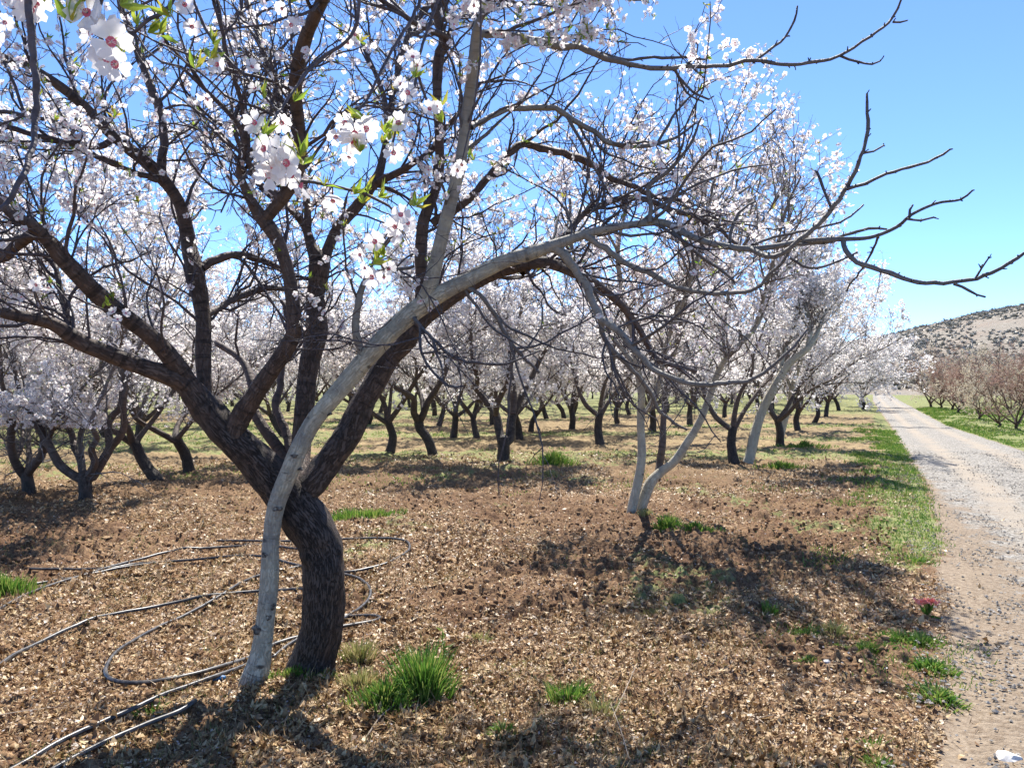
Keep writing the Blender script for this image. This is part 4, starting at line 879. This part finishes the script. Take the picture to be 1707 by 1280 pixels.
# grass that nobody could count: verge of the track, far side, strips between the rows
def scatter_grass():
    c = []
    def take(x, y, k): c.append(np.stack([x[k], y[k]], -1))
    n = 9000; y = rg.uniform(4, 26, n); s_ = rg.uniform(-.42, .02, n); x = road_left(y)+s_*3.2; take(x, y, fbm(x*1.4, y*1.4, 201, 3)+.25*sstep(5, 11, y)*sstep(-.45, -.1, s_) > .62)
    n = 16000; y = rg.uniform(14, 50, n); x = road_left(y)+np.interp(y, RW[:,0], RW[:,1])*1.02+rg.random(n)**1.5*9; take(x, y, (fbm(x*1., y*1., 203, 3) > .46) & (x < y*.75))
    n = 12000; y = rg.uniform(11, 34, n); x = rg.uniform(-.72, .5, n)*y; take(x, y, (fbm(x*.10, y*.42, 71, 3) > .54) & (fbm(x*1.3, y*1.3, 207, 2) > .5) & (road_s(x, y) < -.1))
    return np.vstack(c)
c = scatter_grass(); k = 5; n = len(c)*k
cc = np.repeat(c, k, 0)+rg.normal(size=(n, 2))*.05; base = np.stack([cc[:,0], cc[:,1], T(cc[:,0], cc[:,1])-.01], -1)
d = nrm(rg.normal(size=(n, 3))*.45+np.array([0, 0, 1.])); sd2 = nrm(np.cross(d, rg.normal(size=(n, 3)))); hgt = (.015+.045*rg.random(n)**1.5)[:,None]*(1+cc[:,1:2]*.03); w = .003+.0005*cc[:,1:2]
V = np.stack([base-sd2*w, base+sd2*w, base+d*hgt], 1).reshape(-1, 3)
tag(mesh_np('grass', V, None, np.arange(n*3).reshape(-1, 3), [M['grass']]), 'short green grass along the track verges and between the tree rows', 'grass', None, 'stuff')

# ------------------------------------------------------------------ litter, gravel, stones, fallen twigs
def litter():
    n = 330000; th = rg.uniform(-41, 41, n); r = 2.3*(17/2.3)**(rg.random(n)**.85); x = r*np.sin(np.radians(th)); y = r*np.cos(np.radians(th))
    s_ = road_s(x, y); p = .05+.85*sstep(.43, .58, fbm(x*.9, y*.9, 301, 3))+.25*sstep(.5, .6, fbm(x*5, y*5, 303, 2)); p = p*np.where(s_ > -.05, .04, 1)*np.where(s_ > -.3, .7, 1)
    k = rg.random(n) < p; x, y, r = x[k], y[k], r[k]; n = len(x)
    c = np.stack([x, y, T(x, y)+.006], -1); L = ((.005+.014*rg.random(n)**2.2)*(1+.6*(rg.random(n) < .06)+.5*sstep(.52, .62, fbm(x*1.9, y*1.9, 305, 2))))[:,None]*(1+.05*r[:,None])
    straw = rg.random(n) < .30; W = np.where(straw[:,None], .0016, L*(.32+.2*rg.random(n)[:,None])); L = np.where(straw[:,None], L*2.2, L)
    d = nrm(rg.normal(size=(n, 3))*np.array([1, 1, .6])); w = nrm(np.cross(d, rg.normal(size=(n, 3))*.35+np.array([0, 0, 1.]))); u = np.cross(w, d)*np.sign(rg.random(n)-.3)[:,None]
    cu = (L*.7*rg.random(n)[:,None])
    c = c+np.array([0, 0, .004])+np.abs(d[:,2:3])*L*.4*np.array([0, 0, 1.])
    V = np.stack([c-d*L+u*cu, c-w*W-d*L*.1, c+w*W+d*L*.1*0, c+d*L*.35-w*W*.8, c+d*L*.45+w*W*.7, c+d*L+u*cu], 1)
    i = np.arange(n)[:,None]*6; Q = i+np.array([1,2,4,3]); Tt = np.concatenate([i+np.array([0,2,1]), i+np.array([3,4,5])])
    tag(mesh_np('leaf_litter', V.reshape(-1, 3), Q, Tt, [M['litter']]), 'dry brown and tan fallen leaves and straw covering the orchard soil', 'leaf litter', None, 'stuff')
litter()
octv = np.array([(1,0,0),(-1,0,0),(0,1,0),(0,-1,0),(0,0,1),(0,0,-1.)]); octf = np.array([(0,2,4),(2,1,4),(1,3,4),(3,0,4),(2,0,5),(1,2,5),(3,1,5),(0,3,5)])
def pebbles(name, x, y, size, mat, label, cat, zoff=0.):
    n = len(x); V = octv[None]*(.6+.7*rg.random((n, 6, 1)))*size[:,None,None]*np.array([1, 1, .65]); a = rg.random(n)*6.28; ca, sa = np.cos(a)[:,None], np.sin(a)[:,None]
    X = V[:,:,0]*ca-V[:,:,1]*sa+x[:,None]; Y = V[:,:,0]*sa+V[:,:,1]*ca+y[:,None]; Z = V[:,:,2]+(T(x, y, False)+zoff)[:,None]
    o = mesh_np(name, np.stack([X, Y, Z], -1).reshape(-1, 3), None, (np.arange(n)[:,None,None]*6+octf[None]).reshape(-1, 3), [M[mat]]); tag(o, label, cat, None, 'stuff')
n = 60000; y = 2.9*(18/2.9)**rg.random(n); s_ = rg.uniform(-.12, 1.05, n); x = road_left(y)+s_*3.3; k = rg.random(n) < (.35+.65*sstep(-.05, .3, s_))*(.12+.8*(fbm(x*2, y*2, 401, 3) > .5))*(1-.75*np.exp(-((s_-.30)/.12)**2)-.75*np.exp(-((s_-.72)/.12)**2)); x, y = x[k], y[k]
pebbles('gravel', x, y, .004+.013*rg.random(len(x))**2.5, 'gravel', 'loose pale gravel on the dirt track', 'gravel', .022)
n = 34000; y = 2.6*(12/2.6)**rg.random(n); x = rg.uniform(-.7, .6, n)*y; k = (road_s(x, y) < -.16) & (rg.random(n) < .12+.9*(1-sstep(.40, .58, fbm(x*.9, y*.9, 301, 3)))); x, y = x[k], y[k]
sub = [octv[a_] for a_ in range(6)]; mid = {}; sf = []
def _m(a_, b_):
    k_ = (min(a_, b_), max(a_, b_))
    if k_ not in mid: mid[k_] = len(sub); v_ = sub[a_]+sub[b_]; sub.append(v_/np.linalg.norm(v_))
    return mid[k_]
for a_, b_, c_ in octf:
    ab, bc, ca_ = _m(a_, b_), _m(b_, c_), _m(c_, a_); sf += [(a_, ab, ca_), (ab, b_, bc), (ca_, bc, c_), (ab, bc, ca_)]
sub = np.array(sub); sf = np.array(sf); nv_ = len(sub)
V = sub[None]*(.62+.6*rg.random((len(x), nv_, 1)))*(.005+.026*rg.random(len(x))**3.5)[:,None,None]; Z = V[:,:,2]*.8+T(x, y)[:,None]+.002
s = NT('soil_clod'); M['clod'] = s.fin(s.ramp(s.rnd(), [(0, (.13, .075, .042)), (1, (.31, .20, .11))]), .95, s.noise(s.coord(), 90, 4), .8, .006, .1)
tag(mesh_np('soil_clod', np.stack([V[:,:,0]+x[:,None], V[:,:,1]+y[:,None], Z], -1).reshape(-1, 3), None, (np.arange(len(x))[:,None,None]*nv_+sf[None]).reshape(-1, 3), [M['clod']], smooth=True), 'crumbly brown clods of tilled soil between the litter', 'soil', None, 'stuff')
def stone(u, v, size, label):
    import bmesh
    g = G(u, v); bm = bmesh.new(); bmesh.ops.create_icosphere(bm, subdivisions=2, radius=1)
    for vv in bm.verts:
        f = 1+.35*(float(fbm(vv.co.x*1.7+u, vv.co.y*1.7+vv.co.z*1.3+v, 9, 2))-.5)*2; vv.co = vv.co*f*size; vv.co.z *= .55
    me = bpy.data.meshes.new('stone'); bm.to_mesh(me); bm.free(); me.materials.append(M['stone']); o = bpy.data.objects.new('stone', me); C.objects.link(o)
    o.location = (g[0], g[1], g[2]+size*.25); tag(o, label, 'stone')
stone(1165,1037,.018,'small white flat stone on the litter right of centre')
stone(772,1232,.022,'pale stone at the bottom of the photo below the tallest grass tuft')
stone(1680,1257,.050,'whitish stone at the bottom right corner on the gravel')
stone(640,1165,.014,'little white stone in the low green grass patch')
stone(1378,1110,.02,'grey stone on the litter near the low weeds')
def stick(pts, r, label):
    L = []
    for u, v, h in pts:
        g = G(u, v); L.append([g[0], g[1], g[2]+h, r])
    L = smooth_line(np.array(L), .03); o0 = L[0,:3].copy(); t = Tubes(); L[:,3] *= np.linspace(1, .5, len(L)); t.add(L, 6, .1, 20); m = len(L)//2
    A, Rd = sprout(L[None,:,:3], L[None,:,3], 3, .3, 40, .05, .12, r*.5, 5, .3, .02); t.batch(A, Rd, 4)
    o = t.build('fallen_twig', M['twig_dry'], None, o0); tag(o, label, 'twig')
stick([(610,1225,.02),(640,1200,.03),(690,1175,.03),(740,1158,.02)], .004, 'dry fallen twig lying under the low green grass patch')
stick([(1018,1200,.01),(1040,1170,.06),(1062,1140,.12)], .003, 'dry straw-coloured twig sticking up right of the sparse grass')
stick([(1050,1275,.01),(1035,1240,.05),(1018,1205,.09)], .003, 'dry forked twig at the bottom middle below the straw-like grass')
stick([(0,1201,.015),(45,1196,.02),(95,1188,.02)], .003, 'thin pale twig on the soil at the left edge')
stick([(1240,1185,.01),(1262,1200,.02),(1290,1215,.01)], .005, 'short broken twig on the shaded litter at lower right')
stick([(720,1220,.015),(755,1212,.02),(790,1200,.02)], .003, 'slender bent twig right of the low green grass patch')
# coral flower on the verge
g = G(1546, 1020); o = empty('pink_flower', g); tag(o, 'coral pink flower head on a green stem at the edge of the track', 'flower')
t = Tubes()
for dx in (-.03, .0, .03): t.add(smooth_line(np.array([[0, 0, -.02, .004], [dx*.5, 0, .06, .003], [dx, 0, .10, .003]]), .02), 6)
t.build('stem', M['grass'], o)
for dx in (-.035, .03):
    n = 70; c = np.array([dx, 0, .105])+rg.normal(size=(n, 3))*np.array([.018, .018, .008]); bl = Bloom(); bl.simple(c, rg.normal(size=(n, 3))*.6+np.array([0, -.3, .8]), .022, False, .6); bl.build('flower_head', [M['flower_pink'], M['flower_pink']], o)
V, T_ = leaf_mesh(np.array([[0, 0, .01]]*8), np.tile([0, 0, .5], (8, 1)), .09, 4); mesh_np('foliage', V, None, T_, [M['grass']], parent=o)

n = 9500; y = 3.0*(16/3.0)**rg.random(n); x = rg.uniform(-.7, .55, n)*y; k = (fbm(x*.8, y*.8, 501, 3) > .53) & (road_s(x, y) < .0); x, y = x[k], y[k]; k = 6; n = len(x)*k
x = np.repeat(x, k)+rg.normal(size=n)*.02; y = np.repeat(y, k)+rg.normal(size=n)*.02; base = np.stack([x, y, T(x, y)-.005], -1)
d = nrm(rg.normal(size=(n, 3))*.6+np.array([0, 0, 1.])); sd3 = nrm(np.cross(d, rg.normal(size=(n, 3)))); hgt = (.02+.05*rg.random(n)**2)[:,None]
V = np.stack([base-sd3*.0022, base+sd3*.0022, base+d*hgt], 1).reshape(-1, 3)
M['weed'] = mat_leaf('mixed_weed', (.07, .13, .03), (.20, .24, .07), (.48, .38, .18), .35)
tag(mesh_np('low_weeds', V, None, np.arange(n*3).reshape(-1, 3), [M['weed']]), 'sparse low weeds and dry blades coming up through the litter', 'weeds', None, 'stuff')
n = 3500; y = 2.6*(14/2.6)**rg.random(n); x = rg.uniform(-.7, .5, n)*y; c = np.stack([x, y, T(x, y)+.012], -1); d = nrm(rg.normal(size=(n, 3))*np.array([1, 1, .3])); w = nrm(np.cross(d, rg.normal(size=(n, 3))*.3+np.array([0, 0, 1.])))
V = np.stack([c-d*.007, c-w*.006+d*.002, c+d*.009, c+w*.006+d*.002], 1).reshape(-1, 3)
tag(mesh_np('fallen_petals', V, np.arange(n*4).reshape(-1, 4), None, [M['petal']]), 'white almond petals fallen over the soil', 'petals', None, 'stuff')
